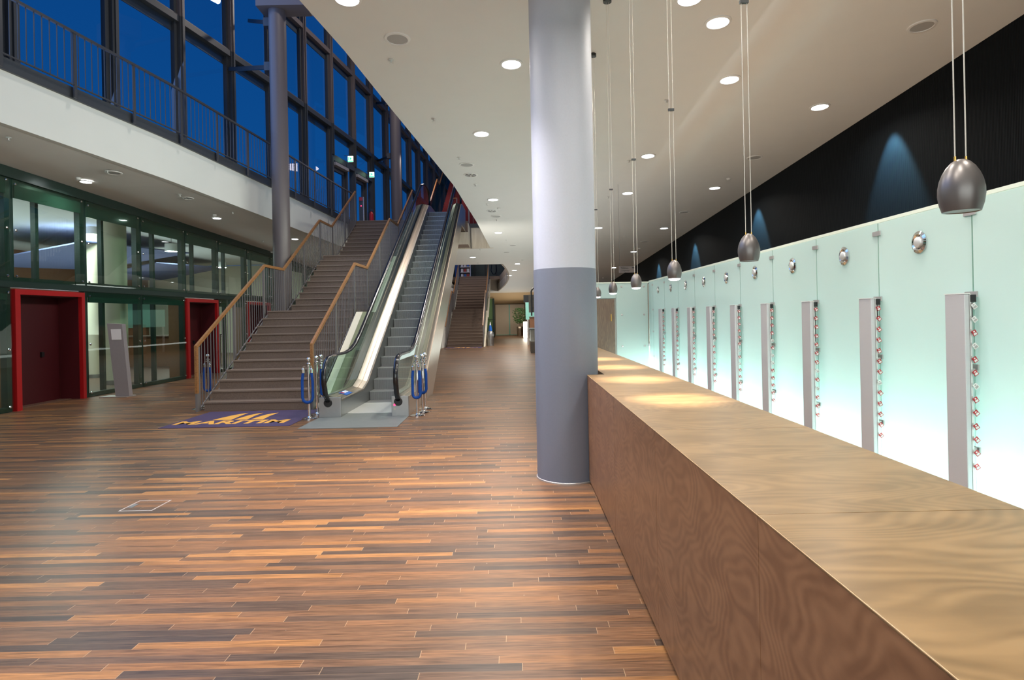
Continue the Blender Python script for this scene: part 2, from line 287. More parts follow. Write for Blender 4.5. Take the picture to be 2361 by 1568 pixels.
# ---------------- mesh helpers ----------------
class MB:
    def __init__(s): s.v = []; s.f = []; s.m = []; s.mi = 0
    def add(s, vs, fs):
        n = len(s.v); s.v += [Vector(v) for v in vs]; s.f += [[i + n for i in f] for f in fs]; s.m += [s.mi] * len(fs); return s
    def box(s, x0, x1, y0, y1, z0, z1):
        return s.add([(x0, y0, z0), (x1, y0, z0), (x1, y1, z0), (x0, y1, z0), (x0, y0, z1), (x1, y0, z1), (x1, y1, z1), (x0, y1, z1)],
              [(0, 3, 2, 1), (4, 5, 6, 7), (0, 1, 5, 4), (1, 2, 6, 5), (2, 3, 7, 6), (3, 0, 4, 7)])
    def prism(s, pts, axis, a0, a1):
        n = len(pts); mk = {'x': lambda p, a: (a, p[0], p[1]), 'y': lambda p, a: (p[0], a, p[1]), 'z': lambda p, a: (p[0], p[1], a)}[axis]
        return s.add([mk(p, a0) for p in pts] + [mk(p, a1) for p in pts], [list(range(n))[::-1], list(range(n, 2 * n))] + [(i, (i + 1) % n, (i + 1) % n + n, i + n) for i in range(n)])
    def slab(s, pts, z0f, z1f):
        n = len(pts); g = lambda f, p: f(p[0], p[1]) if callable(f) else f
        return s.add([(p[0], p[1], g(z0f, p)) for p in pts] + [(p[0], p[1], g(z1f, p)) for p in pts], [list(range(n))[::-1], list(range(n, 2 * n))] + [(i, (i + 1) % n, (i + 1) % n + n, i + n) for i in range(n)])
    def bar(s, p, q, w, h, up=(0, 0, 1)):
        p, q, up = Vector(p), Vector(q), Vector(up); d = (q - p).normalized(); x = d.cross(up)
        if x.length < 1e-4: x = d.cross(Vector((0, 1, 0)))
        x.normalize(); y = x.cross(d); x *= w / 2; y *= h / 2
        return s.add([p - x - y, p + x - y, p + x + y, p - x + y, q - x - y, q + x - y, q + x + y, q - x + y], [(0, 3, 2, 1), (4, 5, 6, 7), (0, 1, 5, 4), (1, 2, 6, 5), (2, 3, 7, 6), (3, 0, 4, 7)])
    def sweep(s, path, prof, up=(0, 0, 1), side=None):
        path = [Vector(p) for p in path]; n = len(path); k = len(prof); vs = []; up = Vector(up)
        for i, p in enumerate(path):
            a = path[i - 1] if i > 0 else p; b = path[i + 1] if i < n - 1 else p
            d0 = (p - a).normalized() if i > 0 else (b - p).normalized(); d1 = (b - p).normalized() if i < n - 1 else d0
            d = (d0 + d1).normalized(); x = d.cross(up)
            if x.length < 1e-3: x = d.cross(Vector((0, 1, 0)))
            if side: x = Vector(side)
            x.normalize(); y = x.cross(d).normalized(); sc = 1 / max(0.5, d.dot(d1))
            vs += [p + x * u + y * (w * sc) for u, w in prof]
        fs = [(i * k + j, i * k + (j + 1) % k, (i + 1) * k + (j + 1) % k, (i + 1) * k + j) for i in range(n - 1) for j in range(k)]
        fs += [list(range(k))[::-1], [(n - 1) * k + j for j in range(k)]]
        return s.add(vs, fs)
    def tube(s, path, r, n=8, up=(0, 0, 1)):
        return s.sweep(path, [(r * math.cos(2 * math.pi * i / n), r * math.sin(2 * math.pi * i / n)) for i in range(n)], up)
    def lathe(s, prof, c=(0, 0, 0), n=24, rot=None):
        c = Vector(c); vs = []; k = len(prof)
        for i in range(n):
            t = 2 * math.pi * i / n
            for r, z in prof:
                v = Vector((r * math.cos(t), r * math.sin(t), z))
                if rot: v = rot @ v
                vs.append(c + v)
        fs = [(i * k + j, ((i + 1) % n) * k + j, ((i + 1) % n) * k + j + 1, i * k + j + 1) for i in range(n) for j in range(k - 1)]
        if prof[0][0] > 1e-5: fs.append([i * k for i in range(n)][::-1])
        if prof[-1][0] > 1e-5: fs.append([i * k + k - 1 for i in range(n)])
        return s.add(vs, fs)
    def mesh(s, name, mats, smooth=False, org=(0, 0, 0), bevel=0):
        me = bpy.data.meshes.new(name); o = Vector(org)
        me.from_pydata([tuple(v - o) for v in s.v], [], s.f)
        for m in (mats if isinstance(mats, (list, tuple)) else [mats]): me.materials.append(m)
        for p, mi in zip(me.polygons, s.m): p.material_index = mi
        bm = bmesh.new(); bm.from_mesh(me); bmesh.ops.remove_doubles(bm, verts=bm.verts, dist=1e-5)
        bmesh.ops.recalc_face_normals(bm, faces=bm.faces)
        if bevel: bmesh.ops.bevel(bm, geom=[e for e in bm.edges if e.calc_face_angle(0) > 0.5], offset=bevel, segments=2, affect='EDGES', profile=0.6)
        bm.to_mesh(me); bm.free()
        if smooth:
            me.polygons.foreach_set('use_smooth', [True] * len(me.polygons)); me.set_sharp_from_angle(angle=R(38))
        return me
    def build(s, name, mats, parent=None, smooth=False, bevel=0, org=None):
        if parent is not None: org = ORI[parent]
        elif org is None:
            xs = [v.x for v in s.v]; ys = [v.y for v in s.v]; zs = [v.z for v in s.v]
            org = Vector(((min(xs) + max(xs)) / 2, (min(ys) + max(ys)) / 2, min(zs)))
        org = Vector(org); o = bpy.data.objects.new(name, s.mesh(name, mats, smooth, org, bevel)); C.objects.link(o)
        if parent is not None: o.parent = parent
        else: o.location = org
        ORI[o] = org; return o
def inst(me, name, parent, loc, rotz=0):
    o = bpy.data.objects.new(name, me); C.objects.link(o); o.parent = parent; o.location = Vector(loc) - ORI[parent]; o.rotation_euler = (0, 0, rotz)
    ORI[o] = Vector(loc); return o
def tag(o, label, cat, group=None, kind=None):
    o['label'] = label; o['category'] = cat
    if group: o['group'] = group
    if kind: o['kind'] = kind
    return o
def thing(name, loc, label, cat, group=None, rotz=0):
    o = bpy.data.objects.new(name, None); C.objects.link(o); o.location = loc; o.rotation_euler = (0, 0, rotz); o.empty_display_size = 0.1
    ORI[o] = Vector(loc); return tag(o, label, cat, group)
def struct(o): o['kind'] = 'structure'; return o
def sthing(name, loc):
    o = bpy.data.objects.new(name, None); C.objects.link(o); o.location = loc; o.empty_display_size = 0.1; ORI[o] = Vector(loc); o['kind'] = 'structure'; return o
def copytree(o, loc=None, label=None, parent=None):
    c = o.copy(); C.objects.link(c)
    if parent: c.parent = parent
    if loc is not None: c.location = loc; ORI[c] = Vector(loc)
    if label: c['label'] = label
    for ch in list(o.children): copytree(ch, parent=c)
    return c
def textmesh(txt, width, height, shear=0.0, bold=0.0, thick=0.002):
    cu = bpy.data.curves.new('lettering', 'FONT'); cu.body = txt; cu.shear = shear; cu.offset = bold; cu.extrude = thick; cu.resolution_u = 3
    o = bpy.data.objects.new('lettering', cu); C.objects.link(o); bpy.context.view_layer.update()
    me = bpy.data.meshes.new_from_object(o.evaluated_get(bpy.context.evaluated_depsgraph_get())); bpy.data.objects.remove(o)
    xs = [v.co.x for v in me.vertices]; ys = [v.co.y for v in me.vertices]; x0, y0 = min(xs), min(ys); kx = width / (max(xs) - x0); ky = height / (max(ys) - y0)
    for v in me.vertices: v.co = ((v.co.x - x0) * kx, (v.co.y - y0) * ky, v.co.z)
    me.materials.clear(); return me
ORD = ['nearest', 'second', 'third', 'fourth', 'fifth', 'sixth', 'seventh', 'eighth', 'ninth', 'tenth', 'eleventh', 'twelfth', 'thirteenth', 'fourteenth', 'fifteenth', 'sixteenth', 'seventeenth', 'eighteenth']
ORD1 = ['first'] + ORD[1:]

# ---------------- the setting ----------------
struct(MB().box(-22, 9, -9, 60, -0.1, 0).build('floor', M['floor'], org=(0, 0, 0)))
T = 0.12
cz = lambda x, y: zc(y); cz1 = lambda x, y: zc(y) + 0.5
cm = MB()
redge = [(x, y) for y, x in RE]
for (x0, y0), (x1, y1) in zip(redge[:-1], redge[1:]): cm.slab([(x0, y0), (6.2, y0), (6.2, y1), (x1, y1)], cz, cz1)
cm.slab([(-10, 23.02), (6.2, 23.02), (6.2, 27.7), (-10, 27.7)], cz, cz1)
VP = [(27.7, -0.63), (30.5, -0.42), (34, -0.42), (38.5, -0.78), (42.0, -1.25)]
def void_x(y):   # smooth curve through the four bends
    r = 0
    for i, (yi, xi) in enumerate(VP):
        t = xi
        for j, (yj, _) in enumerate(VP):
            if j != i: t *= (y - yj) / (yi - yj)
        r += t
    return r
VOID = [(void_x(27.7 + 14.3 * i / 18), 27.7 + 14.3 * i / 18) for i in range(19)]
for (x0, y0), (x1, y1) in zip(VOID[:-1], VOID[1:]): cm.slab([(x0, y0), (6.2, y0), (6.2, y1), (x1, y1)], cz, cz1)
cm.slab([(-10, 27.7), (-4.3, 27.7), (-4.3, 42), (-10, 42)], cz, cz1)
cm.slab([(-10, 42), (6.2, 42), (6.2, 43.4), (-10, 43.4)], cz, cz1)
struct(cm.build('ceiling', M['ceiling'], org=(0, 0, 0)))
struct(MB().slab([(-10, 43.4), (6.2, 43.4), (6.2, 52), (-10, 52)], lambda x, y: zc(43.4) - (y - 43.4) * 0.085, zc(43.4) + 0.1).build('ceiling', M['tan'], org=(0, 0, 0)))
# soffit under the gallery
sm = MB(); ys = [-9, 0, 3, 6, 9, 11, 13, 15, 17, 19, 21, 23]
for a, b in zip(ys[:-1], ys[1:]):
    sm.add([(Xe(a) - .05, a, zf(a)), (Xe(b) - .05, b, zf(b)), (-9.6, b, zw(b)), (-9.6, a, zw(a)), (Xe(a) - .08, a, zf(a) + 0.3), (Xe(b) - .08, b, zf(b) + 0.3), (-9.6, b, zw(b) + 0.3), (-9.6, a, zw(a) + 0.3)],
           [(0, 3, 2, 1), (4, 5, 6, 7), (0, 1, 5, 4), (1, 2, 6, 5), (2, 3, 7, 6), (3, 0, 4, 7)])
struct(sm.build('ceiling', M['ceiling'], org=(0, 0, 0)))
def along(fx, fz, y0, y1, n, w, h, off=0.0):
    m = MB(); ps = [(y0 + (y1 - y0) * i / n) for i in range(n + 1)]
    m.sweep([(fx(y) + off, y, fz(y)) for y in ps], [(-w / 2, -h / 2), (w / 2, -h / 2), (w / 2, h / 2), (-w / 2, h / 2)]); return m
fm = MB(); ps = [3 + 20.0 * i / 40 for i in range(41)]
for a, b in zip(ps[:-1], ps[1:]):
    fm.add([(Xe(a), a, zf(a) - 0.01), (Xe(b), b, zf(b) - 0.01), (Xe(b), b, zu(b) - 0.1), (Xe(a), a, zu(a) - 0.1), (Xe(a) - 0.12, a, zf(a) - 0.01), (Xe(b) - 0.12, b, zf(b) - 0.01), (Xe(b) - 0.12, b, zu(b) - 0.1), (Xe(a) - 0.12, a, zu(a) - 0.1)],
           [(0, 3, 2, 1), (4, 5, 6, 7), (0, 1, 5, 4), (1, 2, 6, 5), (2, 3, 7, 6), (3, 0, 4, 7)])
struct(fm.build('trim_1', M['plaster'], org=(0, 0, 0)))
struct(along(Xe, lambda y: zu(y) - 0.005, 3, 22.6, 40, 0.06, 0.20, 0.02).build('trim_2', M['steel_dark'], org=(0, 0, 0)))
# upper floor slabs
uf = MB(); ys = [3 + i for i in range(20)]
for a, b in zip(ys[:-1], ys[1:]): uf.slab([(Xw(a), a), (Xe(a) - .06, a), (Xe(b) - .06, b), (Xw(b), b)], lambda x, y: zu(y) - 0.15, lambda x, y: zu(y))
uf.slab([(-9, 21.75), (-3.66, 21.75), (-3.66, 23.0), (-9, 23.0)], lambda x, y: zc(y) + 0.02, lambda x, y: zu(y))
uf.slab([(-3.66, 22.1), (-1.70, 22.1), (-1.70, 23.0), (-3.66, 23.0)], lambda x, y: zc(y) + 0.02, lambda x, y: zu(y))
uf.slab([(-9, 23.0), (6.2, 23.0), (6.2, 27.7), (-9, 27.7)], lambda x, y: zu(y) - 0.2, lambda x, y: zu(y))
uf.slab([(-9, 27.7), (-4.3, 27.7), (-4.3, 40.4), (-9, 40.4)], lambda x, y: zu(y) - 0.2, lambda x, y: zu(y))
uf.slab([(-9, 40.4), (6.2, 40.4), (6.2, 60), (-9, 60)], lambda x, y: zu(y) - 0.2, lambda x, y: zu(y))
struct(uf.build('floor', M['conc'], org=(0, 0, 0)))
# pale panelled face of the bridge beyond the escalator
struct(MB().slab([(-3.6, 22.94), (-0.80, 22.94), (-0.80, 23.02), (-3.6, 23.02)], lambda x, y: zc(y) - 0.01, lambda x, y: zu(y) - 0.08).build('trim_3', M['fascia_wood']))
struct(MB().slab([(-1.70, 22.1), (-1.68, 22.1), (-1.68, 22.94), (-1.70, 22.94)], lambda x, y: zc(y) + 0.01, lambda x, y: zu(y) - 0.08).build('trim_13', M['fascia_wood']))
struct(MB().box(-2.7, -1.68, 22.06, 22.10, zc(22.1) + 0.01, 4.74).build('trim_14', M['fascia_wood']))
struct(MB().box(-1.67, -1.64, 22.93, 22.95, zc(23) - 0.01, zu(23) - 0.08).build('trim_4', M['steel_dark']))
struct(MB().box(-3.4, -0.80, 22.9, 23.05, zu(23) - 0.1, zu(23) + 0.06).build('trim_5', M['steel_dark']))
# void around the far staircase: fascias
vf = MB()
for (x0, y0), (x1, y1) in zip(VOID[:-1], VOID[1:]): vf.slab([(x0, y0), (x0 + 0.08, y0), (x1 + 0.08, y1), (x1, y1)], lambda x, y: zc(y) - 0.01, lambda x, y: zu(y) + 0.05)
vf.slab([(-1.70, 40.6), (-1.15, 41.9), (-1.15, 42), (-1.70, 40.7)], lambda x, y: zc(y) - 0.01, lambda x, y: zu(y))
struct(vf.build('trim_6', M['wallgrey'], org=(0, 0, 0)))
struct(MB().slab([(-4.3, 27.65), (-0.6, 27.65), (-0.6, 27.72), (-4.3, 27.72)], lambda x, y: zc(y), lambda x, y: zu(y)).build('trim_7', M['plaster']))
# walls
struct(MB().box(5.92, 6.05, -9, 52, 0, 5.8).build('wall_right', M['blackwall'], org=(0, 0, 0)))
struct(MB().box(-22, 6.2, -9.15, -9, 0, 6.2).build('wall_back', M['plaster']))
rf = MB(); ys = [-9, 0, 8, 14, 20, 26, 32, 40, 50, 60]
for a, b in zip(ys[:-1], ys[1:]): rf.slab([(Xw(a), a), (6.4, a), (6.4, b), (Xw(b), b)], 17.0, 17.2)
struct(rf.build('ceiling', M['steel_col'], org=(0, 0, 0)))
struct(MB().box(-9, 6.2, 51, 51.2, 0, 4.4).build('wall_far', M['wallgrey']))
struct(MB().box(-9, 6.2, 60, 60.2, 3, 17).build('wall_far', M['steel_dark']))
# building behind the main staircase: low wall line that closes the hall on the left, far part
struct(MB().box(-9.6, -4.0, 31, 31.15, 0, 4.4).build('wall_far', M['plaster']))
struct(MB().box(-3.95, -3.85, 31, 51, 0, 3.4).build('wall_left', M['plaster']))

# ---------------- the curtain wall of the void ----------------
us = []; Y = 6.0; L = 0.0
def cwstep(Y, d):
    lo, hi = Y, Y + d + 1; p = Vector((Xw(Y), Y))
    for _ in range(40):
        m = (lo + hi) / 2
        if (Vector((Xw(m), m)) - p).length < d: lo = m
        else: hi = m
    return lo
Y0 = cw_pt(248, 150).y
seq = [Y0]
while seq[-1] < 44: seq.append(cwstep(seq[-1], 1.93))
pre = Y0
for _ in range(4):
    lo = pre - 2.1
    while cwstep(lo, 1.93) > pre: lo -= 0.01
    pre = lo; seq.insert(0, pre)
ROWS = [zu, lambda y: 10.2 - 0.045 * y, lambda y: 13.0 - 0.045 * y, lambda y: 15.8 - 0.045 * y]
wn = 0
def quadbar(m, y0, y1, z0, z1, d0, d1):
    """box between two stations of the curtain wall, z given as functions, d offsets towards the hall"""
    t = (Vector((Xw(y1), y1)) - Vector((Xw(y0), y0))).normalized(); n = Vector((t.y, -t.x))
    A = Vector((Xw(y0), y0)); B = Vector((Xw(y1), y1)); q = []
    for P, zz in ((A, z0), (B, z0), (B, z1), (A, z1)):
        for d in (d0, d1):
            p = P + n * d; q.append((p.x, p.y, zz(P.y)))
    m.add(q, [(0, 2, 4, 6), (1, 7, 5, 3), (0, 1, 3, 2), (2, 3, 5, 4), (4, 5, 7, 6), (6, 7, 1, 0)])
door_cols = []
for i in range(len(seq) - 1):
    a, b = seq[i], seq[i + 1]
    isdoor = 22.2 < a < 25.9
    if isdoor: door_cols.append((a, b))
    for r in range(3):
        wn += 1; o = sthing('window_%d' % wn, (Xw(a), a, ROWS[r](a)))
        lo = ROWS[r]; hi = ROWS[r + 1]
        if isdoor and r == 0: lo = lambda y: 7.95 - 0.012 * (y - 24.5)
        f = MB(); e = 0.17 / 1.93 * (b - a); w2 = 0.055 / 1.93 * (b - a)
        quadbar(f, a, a + e, lambda y: lo(y), lambda y: hi(y), -0.10, 0.16)
        quadbar(f, a + w2, a + w2 * 2, lambda y: lo(y), lambda y: hi(y), 0.16, 0.20)
        quadbar(f, a, b, lambda y: hi(y) - 0.16, lambda y: hi(y), -0.10, 0.14)
        quadbar(f, a, b, lambda y: lo(y), lambda y: lo(y) + 0.05, -0.08, 0.10)
        f.build('frame', M['steel_col'] if r else M['steel_dark'], o)
        g = MB(); quadbar(g, a + e, b, lambda y: lo(y) + 0.05, lambda y: hi(y) - 0.16, -0.02, -0.005); g.build('pane', M['glass_sky'], o)
        k = MB(); quadbar(k, a + e, a + e * 1.35, lambda y: lo(y) + 0.05, lambda y: hi(y) - 0.16, -0.06, 0.06); quadbar(k, b - e * 0.5, b, lambda y: lo(y) + 0.05, lambda y: hi(y) - 0.16, -0.06, 0.06)
        quadbar(k, a + e, b, lambda y: hi(y) - 0.40, lambda y: hi(y) - 0.16, -0.06, -0.03); k.build('sash', M['steel_dark'], o)
for k, (a, b) in enumerate(door_cols):
    o = sthing('door_%d' % (k + 1), (Xw(a), a, zu(a)))
    top = lambda y: 7.85 - 0.012 * (y - 24.5)
    f = MB(); e = 0.10 / 1.93 * (b - a)
    quadbar(f, a, a + e, zu, top, -0.1, 0.16); m2 = a + 0.62 * (b - a); quadbar(f, m2, m2 + e, zu, top, -0.1, 0.14); quadbar(f, a, b, lambda y: top(y) - 0.1, lambda y: top(y) + 0.1, -0.1, 0.14)
    quadbar(f, a + e, a + 2 * e, zu, lambda y: top(y) - 0.3, -0.05, 0.05); quadbar(f, m2 - e, m2, zu, lambda y: top(y) - 0.3, -0.05, 0.05); quadbar(f, a + e, m2, lambda y: top(y) - 0.45, lambda y: top(y) - 0.3, -0.05, 0.05)
    f.build('door_frame', M['steel_dark'], o)
    g = MB(); quadbar(g, a + e, m2, lambda y: zu(y) + 0.05, lambda y: top(y) - 0.45, -0.02, -0.005); quadbar(g, m2 + e, b, lambda y: zu(y) + 0.05, lambda y: top(y) - 0.1, -0.02, -0.005); g.build('pane', M['glass_sky'], o)
    c = MB(); quadbar(c, a + e, m2, lambda y: top(y) - 0.30, lambda y: top(y) - 0.18, 0.05, 0.24); c.build('door_closer', M['grey'], o)
    h = MB(); quadbar(h, a + 2.2 * e, a + 3.4 * e, lambda y: top(y) - 1.45, lambda y: top(y) - 1.05, 0.0, 0.03); h.build('notice', M['paper'], o)
# dark blinds of the upper bays are the sashes; base wall under the gallery glass
# exit signs above the two doors
for (px, py), lab in (((808, 367), 'small lit green exit sign above the door nearer the gallery railing'), ((857, 403), 'small lit green exit sign above the door with the fire extinguisher')):
    p = cw_pt(px, py, 0.35); o = thing('exit_sign', p, lab, 'exit sign', 'exit signs over the gallery doors')
    MB().box(p.x - 0.10, p.x + 0.11, p.y - 0.02, p.y + 0.02, p.z - 0.11, p.z + 0.12).build('sign_box', M['exitwhite'], o)
    g = MB(); g.box(p.x - 0.08, p.x - 0.05, p.y - 0.026, p.y - 0.021, p.z - 0.05, p.z + 0.08); g.box(p.x - 0.10, p.x + 0.11, p.y - 0.026, p.y - 0.021, p.z - 0.11, p.z - 0.07)
    g.add([(p.x - 0.02, p.y - 0.026, p.z - 0.05), (p.x + 0.06, p.y - 0.026, p.z + 0.015), (p.x - 0.02, p.y - 0.026, p.z + 0.08)], [(0, 1, 2)]); g.build('pictogram', M['green'], o)
    MB().bar((p.x, p.y, p.z + 0.12), (Xw(p.y) + .1, p.y, p.z + 0.14), 0.015, 0.015).build('hanger', M['steel_dark'], o)

# ---------------- dark round columns of the void ----------------
def dark_column(x, y, z0, z1, lab, arms):
    o = thing('round_column', (x, y, z0), lab, 'column', 'dark steel columns of the void')
    MB().lathe([(0.215, z0), (0.215, z1)], (x, y, 0), 40).build('shaft', M['steel_col'], o, smooth=True)
    for z, ax, ay in arms:
        q = cw_pt(ax, ay, 0.12); MB().bar((x - 0.18, y + 0.05, z), q, 0.07, 0.10).box(x - 0.36, x - 0.16, y - 0.02, y + 0.16, z - 0.11, z + 0.11).build('bracket_arm', M['steel_dark'], o)
    return o
c1 = dark_column(-6.02, 15.5, 0, 9.62, 'dark round column rising past the left gallery beside the stairs', ((8.2, 529, 160), (9.35, 574, 48)))
MB().box(-6.45, -5.2, 15.2, 15.8, 9.62, 10.1).build('capital', M['steel_col'], c1)
dark_column(-4.80, 24.6, zu(24.6), 13, 'dark round column standing behind the top of the left staircase', ((8.3, 872, 371), (10.5, 868, 238)))

# ---------------- gallery railing ----------------
def railing(name, path, lab, group, mrail, mpost, post_ys, rail_prof, bal_sp, drop, top_of, bot_of, xf, y0, y1, bottom=True, grp_cat='railing'):
    """path: rail polyline; top_of/bot_of give the baluster ends at Y; xf gives X at Y"""
    o = thing(name, (xf(y0), y0, bot_of(y0)), lab, grp_cat, group)
    MB().sweep(path, rail_prof, side=(1, 0, 0) if len(path) < 10 else None).build('handrail', mrail, o)
    for y in post_ys:
        h = top_of(y) - bot_of(y); MB().box(xf(y) - 0.012, xf(y) + 0.012, y - 0.035, y + 0.035, bot_of(y) - drop, top_of(y) - 0.02).build('post', mpost, o)
    n = int((y1 - y0) / bal_sp); cache = {}; rest = MB(); cnt = 0
    for i in range(1, n):
        y = y0 + i * bal_sp
        if any(abs(y - p) < 0.05 for p in post_ys): continue
        h = round(top_of(y) - bot_of(y), 3); cnt += 1
        if cnt > 98: rest.box(xf(y) - .006, xf(y) + .006, y - .006, y + .006, bot_of(y), top_of(y) - 0.02); continue
        if h not in cache: cache[h] = MB().box(-0.006, 0.006, -0.006, 0.006, 0.0, h - 0.02).mesh('baluster', mpost)
        inst(cache[h], 'baluster', o, (xf(y), y, bot_of(y)))
    if cnt > 98: rb = rest.build('baluster', mpost, o); rb['kind'] = 'stuff'
    if bottom:
        ysx = sorted(set([y0, y1] + [y0 + (y1 - y0) * i / 60 for i in range(61)]))
        MB().sweep([(xf(y), y, bot_of(y) + 0.02) for y in ysx], [(-.01, -.012), (.01, -.012), (.01, .012), (-.01, .012)]).build('bottom_rail', mpost, o)
    return o
gy = [5.0 + 16.9 * i / 60 for i in range(61)]
gx = lambda y: Xe(y) + 0.10
railing('gallery_railing', [(gx(y), y, zu(y) + 1.05) for y in gy], 'long dark steel railing with thin balusters along the upper left gallery edge', None, M['rail_dark'], M['rail_dark'],
        [8.05 + 1.22 * i for i in range(12)], [(-.022, -.022), (.022, -.022), (.022, .022), (-.022, .022)], 0.128, 0.20, lambda y: zu(y) + 1.05, lambda y: zu(y) + 0.10, gx, 8.0, 21.7)

# ---------------- main staircase ----------------
SX0, SX1 = -5.64, -3.70; RI, RU = 0.1665, 0.284
stair = thing('staircase', ((SX0 + SX1) / 2, 10.79, 0), 'wide brown stone staircase with two landings left of the escalator', 'staircase')
def flight(parent, x0, x1, y0, z0, n, run, rise, m_step, m_nose, last=True):
    for k in range(n - (0 if last else 1)):
        y = y0 + run * k; z = z0 + rise * (k + 1)
        st = MB().box(x0, x1, y, y + run + 0.02, z - rise - 0.03 if k else z - rise, z).build('step', m_step, parent)
        MB().box(x0, x1, y - 0.022, y + 0.03, z - 0.028, z + 0.002).build('nosing', m_nose, st)
    top = z0 + rise * n
    MB().prism([(y0 + 0.05, z0), (y0 + 0.4, z0), (y0 + run * n + 0.4, top - 0.22), (y0 + run * n, top - rise)], 'x', x0 + 0.03, x1 - 0.03).build('flight_slab', m_step, parent)
flight(stair, SX0, SX1, 10.79, 0, 11, RU, RI, M['conc'], M['nose'])
z1 = 11 * RI; MB().box(SX0, SX1, 13.90, 15.10, z1 - 0.25, z1).build('landing', M['conc'], stair)
flight(stair, SX0, SX1, 15.08, z1, 10, RU, RI, M['conc'], M['nose'])
z2 = z1 + 10 * RI; MB().box(SX0, SX1, 17.90, 19.11, z2 - 0.25, z2).build('landing', M['conc'], stair)
flight(stair, SX0, SX1, 19.09, z2, 10, RU, RI, M['conc'], M['nose'])
z3 = z2 + 10 * RI
sl = [(10.80, 0.02), (13.63, z1 - 0.06), (15.08, z1 - 0.06), (17.64, z2 - 0.06), (19.09, z2 - 0.06), (21.7, z3 - 0.08)]
low = [(21.7, z3 - 0.45), (19.3, z2 - 0.35), (17.8, z2 - 0.35), (15.3, z1 - 0.35), (13.8, z1 - 0.35), (11.6, 0.0)]
MB().prism(sl + low, 'x', -3.625, -3.48).build('stringer', M['cream'], stair)
MB().prism([(y, z - 0.02) for y, z in sl] + low, 'x', -5.66, -5.642).build('stringer', M['steel_grey'], stair)
SL = RI / RU
def N1(y):
    if y < 13.63: return RI + SL * (y - 10.79)
    if y < 14.80: return z1
    if y < 17.64: return z1 + RI + SL * (y - 15.08)
    if y < 18.81: return z2
    return min(z2 + RI + SL * (y - 19.09), z3 + 0.05)
RTOP = lambda y: N1(y) + 1.02
def rail_path(x): return [(x, 10.70, 1.16), (x, 13.70, 2.87), (x, 14.82, 2.87), (x, 17.66, 4.535), (x, 18.83, 4.535), (x, 21.72, 6.235)]
posts = [10.78, 12.2, 13.66, 14.86, 16.3, 17.7, 18.9, 20.3, 21.66]
rp_ = [(-.022, -.03), (.022, -.03), (.022, .03), (-.022, .03)]
for x, lab in ((-5.73, 'grey baluster railing with wooden handrail on the left side of the stone staircase'), (-3.66, 'grey baluster railing with wooden handrail between the stone staircase and the escalator')):
    o = railing('stair_railing', rail_path(x), lab, 'railings of the stone staircase', M['rail_wood'], M['steel_grey'], posts, rp_, 0.112, 0.0, RTOP, lambda y: max(0.0, N1(y) - 0.15) if y > 10.9 else 0.0, lambda y, x=x: x, 10.78, 21.7)
    MB().prism([(10.68, .33), (10.742, .33), (10.742, 1.165), (10.68, 1.18)], 'x', x - 0.0225, x + 0.0225).build('newel_cover', M['rail_wood'], o)
    MB().box(x - 0.018, x + 0.018, 10.685, 10.74, 0.0, 0.33).build('newel_foot', M['steel_grey'], o)
gr = thing('landing_railing', (-5.73, 21.8, zu(21.8)), 'short dark railing returning at the top of the stone staircase', 'railing')
MB().bar((-5.73, 21.72, 6.22), (Xe(22.1) + .1, 22.1, zu(22.1) + 1.05), 0.04, 0.04).build('handrail', M['rail_dark'], gr)

# ---------------- escalator ----------------
NE = lambda y: 0.19 + 0.57735 * (y - 11.7)
EX0, EX1 = -2.89, -2.06; EL, ER = -3.10, -1.95; EOL, EOR = -3.25, -1.78
esc = thing('escalator', (-2.48, 9.8, 0), 'narrow escalator with glass sides and black handrails right of the staircase', 'escalator')
stepm = MB().box(0, EX1 - EX0 - 0.012, 0.0, 0.40, -0.30, 0.0).mesh('step', M['step_tread'], bevel=0.006)
nosem = MB().box(0, EX1 - EX0 - 0.012, -0.004, 0.012, -0.012, 0.002).mesh('step_edge', M['stain_lo'])
ks = [(11.33, 0.02)] + [(11.7 + 0.3464 * k, 0.19 + 0.2 * k) for k in range(25)] + [(20.34, 5.19)]
for y, z in ks:
    s_ = inst(stepm, 'step', esc, (EX0 + 0.006, y, z)); inst(nosem, 'step_edge', s_, (EX0 + 0.006, y, z))
DK = [(9.85, .32), (11.25, .32), (11.6, .42), (12, .643), (19.9, NE(19.9) + .28), (20.4, 5.46), (20.9, 5.53), (22.1, 5.53)]
UND = [(22.1, 4.75), (20.5, 4.75), (12.6, 0.0), (9.85, 0.0)]
MB().prism(DK + UND, 'x', EOR - 0.02, EOR).build('side_cladding', M['stain'], esc)
MB().prism(DK + UND, 'x', EOL, EOL + 0.02).build('side_cladding', M['stain'], esc)
MB().prism([(y, z - 0.02) for y, z in DK] + UND, 'x', EX0 - 0.02, EX0).build('skirt_panel', M['stain_lo'], esc)
MB().prism([(y, z - 0.02) for y, z in DK] + UND, 'x', EX1, EX1 + 0.02).build('skirt_panel', M['stain_lo'], esc)
MB().prism([(12.3, 0.0), (20.7, 4.86), (22.1, 4.86), (22.1, 4.72), (20.6, 4.72), (12.55, 0.0)], 'x', EX0 - .01, EX1 + .01).build('truss_underside', M['stain_lo'], esc)
def deck(x0, x1, dz0, dz1):
    m = MB(); n = len(DK); vs = []
    for y, z in DK: vs += [(x0, y, z + dz0), (x1, y, z + dz1), (x1, y, z + dz1 - 0.03), (x0, y, z + dz0 - 0.03)]
    m.add(vs, [(i * 4 + j, i * 4 + (j + 1) % 4, i * 4 + 4 + (j + 1) % 4, i * 4 + 4 + j) for i in range(n - 1) for j in range(4)] + [(0, 1, 2, 3), (n * 4 - 4, n * 4 - 3, n * 4 - 2, n * 4 - 1)]); return m
